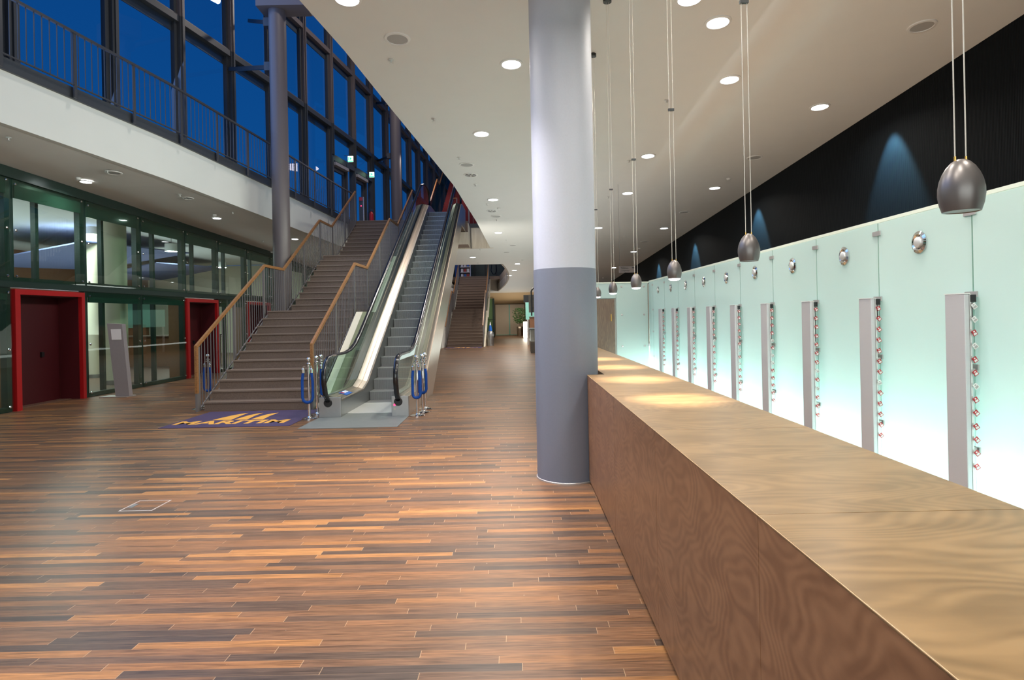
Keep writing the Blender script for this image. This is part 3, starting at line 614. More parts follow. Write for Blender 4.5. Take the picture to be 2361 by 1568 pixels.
deck(EL + 0.008, EX0 + 0.006, 0.03, -0.03).build('inner_deck', M['stain'], esc)
deck(EOL - 0.005, EL - 0.008, 0.0, 0.03).build('outer_deck', M['stain'], esc)
deck(EX1 - 0.006, ER - 0.008, -0.03, 0.03).build('inner_deck', M['stain'], esc)
deck(ER + 0.008, EOR + 0.005, 0.03, 0.0).build('outer_deck', M['stain'], esc)
def ridge(xm, zo):
    m = MB(); n = len(DK); vs = []
    for y, z in DK: vs += [(xm - .004, y, z + zo), (xm + .004, y, z + zo), (xm + .004, y, z + zo + .005), (xm - .004, y, z + zo + .005)]
    m.add(vs, [(i * 4 + j, i * 4 + (j + 1) % 4, i * 4 + 4 + (j + 1) % 4, i * 4 + 4 + j) for i in range(n - 1) for j in range(4)] + [(0, 1, 2, 3), (n * 4 - 4, n * 4 - 3, n * 4 - 2, n * 4 - 1)]); return m
for xm, zo in ((-2.99, 0.001), (EX0 + .001, -0.03), (EX1 - .001, -0.03), (-1.87, 0.014), (EOR, 0.0)): ridge(xm, zo).build('deck_seam', M['seam'], esc)
HP = [(10.0, .22), (9.80, .25), (9.66, .40), (9.60, .58), (9.61, .74), (9.68, .88), (9.82, .97), (10.0, 1.0), (10.8, 1.0), (11.15, 1.035), (11.5, 1.13), (11.85, NE(11.85) + 1.02), (19.7, NE(19.7) + 1.02), (20.15, 6.07), (20.6, 6.20), (21.1, 6.24), (21.75, 6.24), (21.98, 6.17), (22.1, 6.02), (22.12, 5.85), (22.02, 5.7), (21.9, 5.62)]
for x in (EL, ER):
    MB().sweep([(x, y, z) for y, z in HP], [(-.042, -.012), (-.036, .012), (-.02, .022), (.02, .022), (.036, .012), (.042, -.012), (.03, -.02), (-.03, -.02)], side=(1, 0, 0)).build('handrail', M['rubber'], esc, smooth=True)
    g = [(y + (0.02 if y < 10 else 0), z - 0.015) for y, z in HP[2:-1]]
    gp = g + [(y, z) for y, z in reversed(DK[:-1])]
    MB().prism(gp, 'x', x - 0.006, x + 0.006).build('glass_panel', M['glass_green'], esc)
for x0, x1 in ((EOL - 0.0, EX0), (EX1, EOR)):
    MB().box(x0, x1, 9.79, 9.849, 0.0, 0.33).build('base_box', M['stain_lo'], esc, bevel=0.008)
for x in (EL, ER): MB().lathe([(0.075, 0), (0.06, 0.03), (0.0, 0.03)], (x, 9.80, 0.24), 20, Matrix.Rotation(R(90), 3, 'X')).build('handrail_inlet', M['black'], esc, smooth=True)
MB().lathe([(0.022, 0), (0.018, 0.012), (0, 0.012)], (EX1 + 0.05, 9.80, 0.19), 14, Matrix.Rotation(R(90), 3, 'X')).build('stop_button', M['redglow'], esc)['label'] = 'red stop button'
MB().lathe([(0.02, 0), (0.016, 0.012), (0, 0.012)], (EX1 + 0.05, 9.80, 0.12), 14, Matrix.Rotation(R(90), 3, 'X')).build('key_switch', M['stain'], esc)
MB().box(EX1 + 0.16, EX1 + 0.25, 9.793, 9.799, 0.08, 0.15).build('type_plate', M['paper'], esc)
MB().prism([(EX0, 11.33), (EX1, 11.33), (EX1, 10.16), (EX0, 10.16)], 'z', 0.0, 0.014).build('comb_plate', M['alu_lo'], esc)
fp = [atZ(704, 989, 0), atZ(915, 986, 0), atZ(938, 962, 0), atZ(812, 953, 0), atZ(765, 964, 0)]
MB().prism([(EOL, 8.82), (EOR, 8.82), (EOR, 9.80), (EX1, 9.80), (EX1, 10.16), (EX0, 10.16), (EX0, 9.80), (EOL, 9.80)], 'z', 0.0, 0.006).build('floor_plate', M['plate'], esc)
MB().prism([(EX0, 20.6), (EX1, 20.6), (EX1, 22.1), (EX0, 22.1)], 'z', 5.12, 5.19).build('comb_plate', M['alu_lo'], esc)
pl = MB().add([(-3.06, 10.25, .347), (-2.92, 10.25, .304), (-2.92, 10.62, .304), (-3.06, 10.62, .347), (-3.06, 10.25, .350), (-2.92, 10.25, .307), (-2.92, 10.62, .307), (-3.06, 10.62, .350)], [(0, 3, 2, 1), (4, 5, 6, 7), (0, 1, 5, 4), (1, 2, 6, 5), (2, 3, 7, 6), (3, 0, 4, 7)]).build('pictogram_label', M['bluepic'], esc)
for i in range(3):
    q = MB(); y = 10.29 + i * 0.11; q.add([(-3.045, y, .3465), (-2.985, y, .328), (-2.985, y + .08, .328), (-3.045, y + .08, .3465), (-3.045, y, .348), (-2.985, y, .3295), (-2.985, y + .08, .3295), (-3.045, y + .08, .348)], [(0, 3, 2, 1), (4, 5, 6, 7), (0, 1, 5, 4), (1, 2, 6, 5), (2, 3, 7, 6), (3, 0, 4, 7)]).build('pictogram', M['paper'] if i else M['red'], pl)

# ---------------- rope stanchions ----------------
def stanchion(x, y, lab, grp):
    o = thing('rope_stanchion', (x, y, 0), lab, 'stanchion', grp)
    MB().lathe([(0.0, 0), (0.12, 0), (0.12, 0.012), (0.09, 0.022), (0.04, 0.03), (0.03, 0.045), (0, 0.045)], (x, y, 0), 32).build('base', M['chrome'], o, smooth=True)
    MB().lathe([(0.02, 0.03), (0.02, 0.88), (0.034, 0.885), (0.034, 0.90), (0.016, 0.91), (0.016, 0.935), (0, 0.935)], (x, y, 0), 20).build('pole', M['chrome'], o, smooth=True)
    pr = [(0.033 * math.sin(math.pi * i / 10), 0.965 - 0.033 * math.cos(math.pi * i / 10)) for i in range(11)]
    MB().lathe(pr, (x, y, 0), 20).build('finial', M['chrome'], o, smooth=True)
    r = MB(); r.lathe([(0.03, -.004), (0.05, -.004), (0.05, .004), (0.03, .004)], (x, y, 0.86), 20).build('ring', M['chrome'], o, smooth=True)
    return o
G1 = 'chrome stanchions grouped left of the escalator'; G2 = 'chrome stanchions grouped right of the escalator'; G3 = 'chrome stanchions beyond the staircase railing'
stanchion(-3.38, 9.72, 'chrome stanchion at the front of the group left of the escalator', G1)
stanchion(-3.385, 10.12, 'chrome stanchion in the middle of the group left of the escalator', G1)
stanchion(-3.43, 10.50, 'chrome stanchion at the back of the group left of the escalator', G1)
stanchion(-1.64, 9.80, 'chrome stanchion at the front of the group right of the escalator', G2)
stanchion(-1.60, 10.12, 'chrome stanchion in the middle of the group right of the escalator', G2)
stanchion(-1.61, 10.50, 'chrome stanchion at the back of the group right of the escalator', G2)
stanchion(-5.865, 11.02, 'chrome stanchion half hidden behind the newel of the left stair railing', G3)
stanchion(-5.88, 11.40, 'chrome stanchion holding blue ropes, seen through the left stair railing', G3)
def rope(x, y, dx1, dx2, bot, lab, grp, ty=0.0):
    """a rope hung from both ends on one stanchion"""
    o = thing('velvet_rope', (x, y, bot), lab, 'rope', grp)
    top = 0.76; pts = []
    xa, xb = x + dx1, x + dx2; mid = (xa + xb) / 2; hw = abs(xb - xa) / 2
    pts.append((xa, y - ty, top)); pts.append((xa - hw * .25, y - ty, (top + bot) / 2 + .1)); pts.append((xa - hw * .25, y - ty, bot + hw * 1.2))
    for i in range(7):
        t = math.pi * i / 6; pts.append((mid - hw * 1.15 * math.cos(t), y - ty, bot + hw * 0.9 - hw * 0.9 * math.sin(t)))
    pts.append((xb + hw * .25, y - ty, bot + hw * 1.2)); pts.append((xb + hw * .25, y - ty, (top + bot) / 2 + .1)); pts.append((xb, y - ty, top))
    MB().tube(pts, 0.023, 10, up=(0, 1, 0)).build('rope', M['blue_rope'], o, smooth=True)
    for xx in (xa, xb):
        MB().lathe([(0.0, 0), (0.026, 0), (0.026, 0.06), (0.012, 0.075), (0.012, 0.1), (0, 0.1)], (xx, y - ty, top - 0.01), 14).build('end_cap', M['chrome'], o, smooth=True)
        MB().tube([(xx, y - ty, top + 0.085), (xx + (x - xx) * .1, y - ty, top + 0.10), (x + (.052 if xx > x else -.052) * .8, y - ty * .8, 0.855)], 0.006, 6, up=(0, 1, 0)).build('snap_hook', M['chrome'], o)
    return o
GR = 'blue velvet ropes hanging folded on the stanchions'
rope(-3.38, 9.72, -0.075, 0.06, 0.27, 'blue velvet rope looped on the front stanchion left of the escalator', GR, 0.045)
rope(-3.43, 10.50, 0.02, 0.075, 0.30, 'blue velvet rope hanging on the back stanchion left of the escalator', GR, 0.06)
rope(-1.64, 9.80, -0.05, 0.05, 0.30, 'blue velvet rope looped on the front stanchion right of the escalator', GR, 0.045)
rope(-1.60, 10.12, -0.05, 0.06, 0.34, 'blue velvet rope looped on the middle stanchion right of the escalator', GR, 0.06)
rope(-5.88, 11.40, -0.03, 0.07, 0.30, 'blue velvet rope hanging beyond the left stair railing', GR, 0.06)

# ---------------- floor mats with the hotel name ----------------
def name_mat(x0, x1, y0, y1, lab, k=1.0):
    o = thing('floor_mat', ((x0 + x1) / 2, y0, 0), lab, 'mat'); MB().box(x0, x1, y0, y1, 0.001, 0.008).build('mat_base', M['purple'], o)
    w = x1 - x0; d = y1 - y0; me = textmesh('MARITIM', w * 0.88, d * 0.205, 0.0, 0.035, 0.0008); me.materials.append(M['yellow'])
    inst(me, 'lettering', o, (x0 + w * 0.025, y0 + d * 0.165, 0.0085))
    for P in (((.249, .41), (.406, .40), (.392, .62), (.388, .853), (.35, .80), (.307, .70), (.275, .56)), ((.431, .41), (.536, .40), (.518, .62), (.522, .84), (.485, .79), (.455, .70), (.44, .56)), ((.565, .41), (.667, .40), (.655, .6), (.662, .82), (.62, .78), (.59, .70), (.572, .56))):
        MB().prism([(x0 + w * u, y0 + d * v) for u, v in P], 'z', 0.0082, 0.0095).build('sail_emblem', M['yellow'], o)
    return o
name_mat(-5.46, -3.47, 9.08, 10.66, 'purple mat lettered MARITIM in yellow before the near staircase')

# ---------------- red door portals and glass front on the left ----------------
XG = -9.45; BY = [3.3, 5.25, 7.2, 9.2, 11.2, 13.12, 15.06, 17.1, 19.0, 21.0, 23.0, 25.0, 27.0, 29.0, 31.0]
wn2 = wn
hd = MB()
struct(along(lambda y: XG - 0.05, lambda y: zw(y) - 0.09, 3, 31, 10, 0.25, 0.20).build('trim_8', M['steel_green'], org=(0, 0, 0)))
struct(MB().box(XG - 0.12, XG + 0.04, 3, 31, 2.33, 2.44).build('trim_9', M['steel_green'], org=(0, 0, 0)))
struct(MB().box(XG - 0.14, XG + 0.02, -9, 3.3, 0, 4.9).build('wall_left', M['plaster'], org=(0, 0, 0)))
dn = 2
DOORB = {4: 'first', 7: 'second', 9: 'third'}
for i in range(len(BY) - 1):
    a, b = BY[i], BY[i + 1]
    for r in range(2):
        if r == 0 and i in DOORB: continue
        z0 = 0.0 if r == 0 else 2.44; z1_ = 2.33 if r == 0 else zw((a + b) / 2) - 0.16
        wn2 += 1; o = sthing('window_%d' % wn2, (XG, a, z0))
        f = MB(); x0, x1 = XG - 0.12, XG
        f.box(x0, x1, a - 0.0, a + 0.10, z0, z1_); f.box(x0, x1, b - 0.10, b, z0, z1_)
        f.box(x0, x1, a + .1, b - .1, z0, z0 + 0.09); f.box(x0, x1, a + .1, b - .1, z1_ - 0.12, z1_)
        f.build('frame', M['steel_green'], o)
        MB().box(XG + .001, XG + .03, a + .10, b - .10, z1_ - .36 if r else z1_ - .24, z1_ - .12).build('top_band', M['greenband'], o)
        mm = MB(); mm.box(XG - 0.35, XG - 0.25, (a + b) / 2 - 0.03, (a + b) / 2 + 0.05, z0, z1_); mm.build('inner_mullion', M['steel_green'], o)
        MB().box(XG + 0.035, XG + 0.047, a + 0.03, b - 0.03, z0 + 0.02, z1_ - 0.01).build('pane', M['glass_green'], o)
        for yy in (a + 0.10, b - 0.10):
            for zz in (z0 + 0.10, (z0 + z1_) / 2, z1_ - 0.10):
                MB().lathe([(0.025, 0), (0.025, 0.012), (0.012, 0.02), (0, 0.02)], (XG + 0.047, yy, zz), 10, Matrix.Rotation(R(90), 3, 'Y')).build('bolt', M['chrome'], o)
for i, nm in DOORB.items():
    a, b = BY[i] + 0.04, BY[i + 1] - 0.06; dn += 1; o = sthing('door_%d' % dn, (XG, a, 0)); zt = 2.30
    f = MB(); X0, X1 = XG - 0.50, XG + 0.06; XA = XG - .105
    f.box(XA, X1, a, a + 0.12, 0, zt); f.box(XA, X1, b - 0.09, b, 0, zt); f.box(XA, X1, a + .12, b - .09, zt - 0.10, zt)
    f.build('portal', M['red'], o)
    f = MB(); f.box(X0, XG - .105, a + .01, a + 0.12, 0, zt - .01); f.box(X0, XG - .105, b - 0.09, b - .01, 0, zt - .01); f.box(X0, XG - .105, a + .12, b - .09, zt - 0.10, zt - .01); f.build('portal_body', M['browndesk'], o)
    q = MB(); q.box(X0 + .06, XG - 0.02, a + .12, a + .13, 0, zt - .1); q.box(X0 + .06, XG - 0.02, b - .10, b - .09, 0, zt - .1); q.box(X0 + .06, XG - 0.02, a + .13, b - .10, zt - .12, zt - .1); q.build('portal_lining', M['red_dark'], o)
    MB().box(X0, X0 + 0.05, a + .12, b - .09, 0, zt - .1).build('door_panel', M['red_dark'], o)
    MB().box(X0 + 0.05, X0 + 0.08, a + .5, a + .53, 0, zt - .1).build('panel_gap', M['black'], o)
    MB().box(X0 + 0.05, X0 + 0.09, b - .62, b - .55, 0.95, 1.05).build('lock', M['black'], o)
    MB().tube([(X0 + .1, a + .45, .4), (X0 + .1, a + .45, .55)], .008, 6, up=(0, 1, 0)).build('pull', M['alu'], o)
# restaurant behind the glass
struct(MB().box(-19.2, -19, 0, 32, 0, 4.7).build('wall_left', M['browndesk'], org=(-19, 16, 0)))
struct(MB().box(-19, XG - 0.15, 31, 31.2, 0, 4.5).build('wall_far', M['cream']))
struct(MB().box(-19, XG - 0.15, 1.0, 1.2, 0, 4.7).build('wall_back', M['red_dark']))
struct(MB().box(-19, XG - .13, 1.2, 31, 4.52, 4.6).build('ceiling', M['ceiling'], org=(0, 0, 0)))
struct(MB().box(-19, XG - .2, 1.2, 31, 0.0, 0.01).build('floor', M['rest_floor'], org=(0, 0, 0)))
struct(MB().box(-18.98, -18.9, 1.2, 31, 1.4, 2.6).build('trim_10', M['tealwall'], org=(-19, 16, 0)))
for k, (x, y, z, w) in enumerate(((-15.2, 12.5, 4.1, 4.5), (-14.5, 20.5, 4.0, 4.2), (-16, 27, 4.0, 3.5))):
    o = MB().add([(x - w / 2, y - 2.6, z - .55), (x + w / 2, y - 3.2, z), (x + w / 2, y + 2.4, z + .25), (x - w / 2, y + 3, z - .25), (x - w / 2, y - 2.6, z - .51), (x + w / 2, y - 3.2, z + .04), (x + w / 2, y + 2.4, z + .29), (x - w / 2, y + 3, z - .21)], [(0, 3, 2, 1), (4, 5, 6, 7), (0, 1, 5, 4), (1, 2, 6, 5), (2, 3, 7, 6), (3, 0, 4, 7)]).build('ceiling_sail', M['blueceil'])
    tag(o, ('blue fabric ceiling sail behind the nearest glass panes', 'blue fabric ceiling sail deeper in the room behind the glass', 'blue fabric ceiling sail at the far end behind the glass')[k], 'ceiling sail', 'ceiling sails behind the glass')
def cream_col(x, y, r, lab):
    o = thing('round_column', (x, y, 0), lab, 'column', 'cream columns behind the glass'); MB().lathe([(r, 0.01), (r, 4.52)], (x, y, 0), 32).build('shaft', M['cream'], o, smooth=True)
    MB().lathe([(r + .01, 0.01), (r + .01, 0.12)], (x, y, 0), 32).build('skirting', M['stain_lo'], o, smooth=True)
cream_col(-12.6, 17.9, 0.17, 'slim cream column behind the glass, left one of the pair'); cream_col(-10.75, 16.05, 0.30, 'thick cream column behind the glass beside the slim one'); 
def drum(px, py, Y, lab):
    p = atY(px, py, Y); o = thing('drum_lamp', p, lab, 'lamp', 'drum lamps behind the glass')
    MB().lathe([(0.2, -0.1), (0.2, 0.16)], p, 24).build('lamp_shade', M['white'], o, smooth=True)
    MB().lathe([(0.19, -0.102), (0, -0.102)], p, 24).build('diffuser', M['lampglow'], o); MB().bar((p.x, p.y, p.z + .16), (p.x, p.y, 4.52), .01, .01).build('cord', M['black'], o)
drum(395, 573, 20.5, 'white drum ceiling lamp behind the third upper pane'); drum(511, 612, 27.5, 'white drum ceiling lamp behind the glass, right of the other one')
o = thing('reception_desk', (-14.5, 23, 0), 'dark red wooden desk standing behind the lower glass panes', 'desk')
MB().box(-15.5, -11.2, 22, 22.7, 0.01, 1.1).build('body', M['browndesk'], o); MB().box(-15.6, -11.1, 21.9, 22.8, 1.1, 1.15).build('desk_top', M['doorwood'], o)
for x, y, e in ((-13, 9.5, 260), (-13, 17, 300), (-13, 25, 260)): lamp('restaurant_light', 'AREA', (x, y, 4.3), (0, 0, 0), e, (0.95, 0.95, 1.0), 2.2)
lamp('restaurant_uplight', 'AREA', (-14, 17, 1.3), (R(180), 0, 0), 330, (0.86, 0.88, 1.0), 4, 18)

# info totem by the glass
p = Vector((-8.62, 13.15, 0)); o = thing('information_totem', p, 'leaning grey information totem with a white sheet, beside the near red door', 'totem')
MB().add([(-8.79 + .0, 13.10, 0.02), (-8.49, 13.10, 0.02), (-8.62, 13.10, 1.6), (-8.95, 13.10, 1.62), (-8.79, 13.22, 0.02), (-8.49, 13.22, 0.02), (-8.62, 13.22, 1.6), (-8.95, 13.22, 1.62)], [(0, 3, 2, 1), (4, 5, 6, 7), (0, 1, 5, 4), (1, 2, 6, 5), (2, 3, 7, 6), (3, 0, 4, 7)]).build('board', M['grey'], o)
MB().box(-9.1, -8.5, 13.02, 13.35, 0, 0.02).build('base_plate', M['alu'], o)
MB().add([(-8.845, 13.095, 1.26), (-8.635, 13.095, 1.26), (-8.65, 13.095, 1.49), (-8.865, 13.095, 1.49), (-8.845, 13.10, 1.26), (-8.635, 13.10, 1.26), (-8.65, 13.10, 1.49), (-8.865, 13.10, 1.49)], [(0, 3, 2, 1), (4, 5, 6, 7), (0, 1, 5, 4), (1, 2, 6, 5), (2, 3, 7, 6), (3, 0, 4, 7)]).build('notice_sheet', M['paper'], o)

# ---------------- big near column ----------------
bx, by, br = 0.495, 5.95, 0.31
o = thing('round_column', (bx, by, 0), 'large pale round column with grey lower part at the end of the counter', 'column')
MB().lathe([(br, 0.0), (br, 2.05)], (bx, by, 0), 64).build('lower_cladding', M['col_lo'], o, smooth=True)
MB().lathe([(br - 0.004, 2.05), (br - 0.004, zc(by) + .1)], (bx, by, 0), 64).build('shaft', M['col_hi'], o, smooth=True)
MB().lathe([(br + 0.004, 0.0), (br + 0.008, 0.0), (br + 0.008, 0.012), (br + .001, 0.016)], (bx, by, 0), 64).build('base_ring', M['alu'], o, smooth=True)

# ---------------- counter ----------------
o = thing('counter', (1.05, 5, 0), 'long oak cloakroom counter running from the foreground past the column', 'counter')
seams = [-2.05, -0.80, 0.44, 1.68, 2.92, 4.17, 5.68]
for a, b in zip(seams[:-1], seams[1:]):
    MB().box(0.668, 1.415, a + .0011, b - .0011, 1.022, 1.03).build('top_panel', M['top'], o, bevel=0.001)
    MB().box(0.668, 0.690, a + .0011, b - .0011, 0.035, 1.0215).build('front_panel', M['front'], o, bevel=0.001)
for a, b in zip([5.68, 6.30, 7.8, 9.3, 10.8], [6.30, 7.8, 9.3, 10.8, 12.4]):
    x0 = 0.83 if a < 6.2 else 0.668
    MB().box(x0, 1.415, a + .0011, b - .0011, 0.99, 1.03).build('top_panel', M['top'], o, bevel=0.0015)
    MB().box(x0 + .002, x0 + .022, a + .0011, b - .0011, 0.035, 0.9885).build('front_panel', M['front'], o)
MB().box(0.666, 0.6678, -2, 5.67, 1.0275, 1.0295).build('edge_strip', M['edge'], o)
MB().box(0.70, 0.72, -2.0, 5.6, 0.0, 0.034).build('plinth', M['black'], o)
MB().box(0.674, 0.686, -2.05, 5.66, 0.026, 0.035).build('metal_strip', M['alu_lo'], o)
MB().box(1.39, 1.41, -2.05, 12.4, 0.0, 0.99).build('back_panel', M['front'], o)

# ---------------- frosted glass wall ----------------
XP = 2.90; PY = [3.79 + 0.98 * k for k in range(-4, 10)] + [13.0]
struct(MB().box(3.22, 3.30, -0.2, 13.4, 0, 2.26).build('wall_right', M['white'], org=(3.25, 6, 0)))
struct(MB().box(2.9, 3.02, -0.2, 13.0, 2.285, 2.31).build('trim_11', M['rim'], org=(2.9, 6, 2.285)))
def ring_parts(o, y, z):
    rt = Matrix.Rotation(R(-90), 3, 'Y')
    MB().lathe([(0.080, 0.0), (0.080, 0.008), (0.060, 0.016), (0.048, 0.010), (0.044, 0.0)], (XP - 0.001, y, z), 28, rt).build('porthole_ring', M['chrome'], o, smooth=True)
    MB().lathe([(0.043, 0.001), (0.036, 0.022), (0.020, 0.028), (0, 0.028)], (XP - 0.001, y, z), 24, rt).build('porthole_dome', M['alu_lo'], o, smooth=True)
for i in range(len(PY) - 1):
    a, b = PY[i] + 0.006, PY[i + 1] - 0.006; j = i - 3   # j=0: the nearest panel wholly in view is beyond the first seam
    lab = 'frosted mint glass wall panel cut by the right picture edge' if j == 0 else ('narrow frosted mint glass panel in the far corner' if i == len(PY) - 2 else 'frosted mint glass wall panel, %s counted from the right picture edge' % ORD1[max(j, 0)])
    if j < 0: lab = 'frosted mint glass wall panel out of the picture, %s beyond the right edge' % ('third', 'second', 'first')[j + 3]
    o = thing('frosted_screen', (XP, (a + b) / 2, 0), lab, 'glass panel', 'frosted glass wall panels behind the counter')
    MB().box(XP, XP + 0.012, a, b, 0.02, 2.28).build('pane', M['frost'], o)
    MB().box(XP + 0.001, XP + 0.011, a - .001, a + .001, 0.02, 2.28).build('pane_edge', M['glass_edge'], o)
    if i < len(PY) - 2: ring_parts(o, (a + b) / 2, 2.07)
    for zz in (2.20, 1.68, 1.22, 0.70):
        MB().box(XP - 0.010, XP - 0.001, a - 0.045, a + 0.055, zz - .018, zz + .018).build('clamp', M['alu'], o)
# upright number rails with tags
tagm = {}
for col, mt in (('red', 'redtag'), ('white', 'whitetag')):
    t_ = MB(); t_.box(-.014, .014, -.002, .002, -.034, 0.0); t_.mi = 1; t_.box(-.010, .010, -.0027, .0027, -.030, -.017); t_.box(-.005, .005, -.0027, .0027, -.012, -.004)
    tagm[col] = t_.mesh('number_tag', [M[mt], M['whitetag'] if col == 'red' else M['speaker']])
RL = ['the nearest number rail', 'the second number rail from the right', 'the third number rail from the right', 'the fourth number rail from the right', 'the fifth number rail from the right', 'the sixth number rail from the right', 'the seventh number rail from the right', 'the eighth number rail from the right', 'the farthest number rail']
whites = {0: {0, 1, 3, 6}, 1: {7}, 2: {7, 9}, 3: {4, 6, 7}, 4: {6, 8}, 5: {1, 5, 8}, 6: {3}, 7: {2, 9}, 8: {5}}
for k in range(9):
    ys_ = 3.79 + 0.98 * k; y1_ = ys_ + 0.115; y0_ = ys_ - 0.055
    lab = ['tall aluminium number rail nearest the camera on the glass wall'] + ['tall aluminium number rail, %s from the right on the glass wall' % ORD1[q] for q in range(1, 8)] + ['tall aluminium number rail farthest away on the glass wall']
    o = thing('number_rail', (2.8, ys_, 0.40), lab[k], 'number rail', 'aluminium number rails on the glass wall')
    zt, zb = 1.682, 0.40
    MB().box(2.800, 2.832, y0_, y1_, zb, zt).build('rail_body', M['rail_alu'], o, bevel=0.006)
    MB().box(2.797, 2.835, y0_ - .003, y1_ + .003, zt, zt + 0.006).build('end_cap', M['white'], o)
    MB().box(2.833, 2.845, y0_, y0_ + .02, zb, zt).build('channel', M['alu_lo'], o)
    MB().box(2.838, 2.872, y0_ - .004, y0_ + .03, zt - 0.05, zt - 0.005).build('lock_block', M['black'], o)
    for zz in (zt - 0.03, 1.20, 0.70):
        MB().box(2.835, 2.886, y0_ + .03, y0_ + .05, zz - .012, zz + .012).build('bracket', M['alu'], o)
    n = 13
    MB().box(2.845, 2.852, y0_, y0_ + .01, 1.68 - (0.16 if k < 2 else 0.3 + .04 * k), 1.66).build('latch_bar', M['black'], o)
    for q in range(n):
        z = 1.62 - 0.0835 * q; c_ = 'white' if q in whites[k] else 'red'
        t = bpy.data.objects.new('number_tag', tagm[c_]); C.objects.link(t); t.location = (2.846, y0_ - .008, z); t.rotation_euler = (0, R(-32 + random.uniform(-9, 9)), 0)
        where = 'topmost' if q == 0 else ('lowest' if q == n - 1 else ORD1[q] + ' from the top')
        tag(t, '%s cloakroom tag hanging %s on %s' % ('red-rimmed' if c_ == 'red' else 'white', where, RL[k]), 'tag', 'cloakroom tags on the number rails')
        MB().box(2.8365, 2.8405, y0_ - .0012, y0_, z - .008, z + .008).build('number_mark', M['speaker'], o)
# end wall of the cloakroom
struct(MB().box(0.95, 3.3, 13.06, 24, 0, 2.24).build('wall_far', M['white'], org=(2, 13.06, 0)))
o = thing('frosted_screen', (2.53, 13, 0), 'frosted mint glass panel facing the camera beside the wooden door', 'glass panel'); MB().box(2.19, 2.885, 13.0, 13.012, 0.02, 2.27).build('pane', M['frost'], o)
for x in (2.31, 2.79):
    for z in (2.19, 1.58, 0.90): MB().lathe([(0.022, 0), (0.022, .01), (0, .014)], (x, 13.0, z), 12, Matrix.Rotation(R(90), 3, 'X')).build('bolt', M['alu'], o)
o = thing('frosted_screen', (1.6, 13, 1.95), 'low frosted glass strip above the wooden door', 'glass panel'); MB().box(0.95, 2.18, 13.0, 13.012, 1.95, 2.27).build('pane', M['frost'], o)
struct(MB().box(0.95, 2.9, 12.99, 13.07, 2.27, 2.295).build('trim_12', M['rim']))
o = sthing('door_6', (1.6, 13, 0)); MB().box(1.0, 2.15, 12.99, 13.04, 0.0, 1.93).build('door_leaf', M['doorwood'], o); MB().box(2.06, 2.08, 12.97, 12.99, 1.45, 1.60).build('handle', M['brass'], o)
MB().box(1.52, 1.523, 12.985, 12.99, 0, 1.93).build('leaf_joint', M['black'], o)
o = thing('corner_cable', (2.88, 12.96, 1.0), 'thin vertical cable conduit in the corner of the glass walls', 'conduit'); MB().tube([(2.87, 12.93, 0.95), (2.87, 12.93, 2.25)], 0.012, 8, up=(0, 1, 0)).build('tube', M['wallgrey'], o); MB().lathe([(0.0, 0), (.03, 0), (.02, .05), (0, .05)], (2.87, 12.93, 0.9), 10).build('socket', M['alu_lo'], o)
lamp('end_panel_light', 'AREA', (2.5, 12.2, 0.3), (R(60), 0, 0), 10, (0.8, 1.0, 0.95), 0.6)
# hanging sign
p0 = atY(1427, 614, 14.0); p1 = atY(1465, 628, 14.0)
o = thing('direction_sign', ((p0.x + p1.x) / 2, 14, p1.z), 'grey hanging sign reading Toiletten and Tiefgarage near the black wall', 'sign')
MB().box(p0.x, p1.x, 14, 14.03, p1.z, p0.z).build('board', M['sign_grey'], o)
for s_, zz in (('Toiletten', 0.56), ('Tiefgarage', 0.14)):
    me = textmesh(s_, 0.17 if s_[1] == 'o' else 0.20, 0.042); me.materials.append(M['black']); q = inst(me, 'lettering', o, (p0.x + 0.045, 13.997, p1.z + (p0.z - p1.z) * zz)); q.rotation_euler = (R(90), 0, 0)
MB().prism([(p1.x - .08, p0.z - .05), (p1.x - .045, p0.z - .05), (p1.x - .045, p0.z - .065), (p1.x - .02, p0.z - .04), (p1.x - .045, p0.z - .015), (p1.x - .045, p0.z - .03), (p1.x - .08, p0.z - .03)], 'y', 13.995, 13.999).build('arrow', M['black'], o)
for x in (p0.x + .02, p1.x - .02): MB().bar((x, 14.015, p0.z), (x, 14.015, zc(14)), .005, .005).build('wire', M['steel_dark'], o)

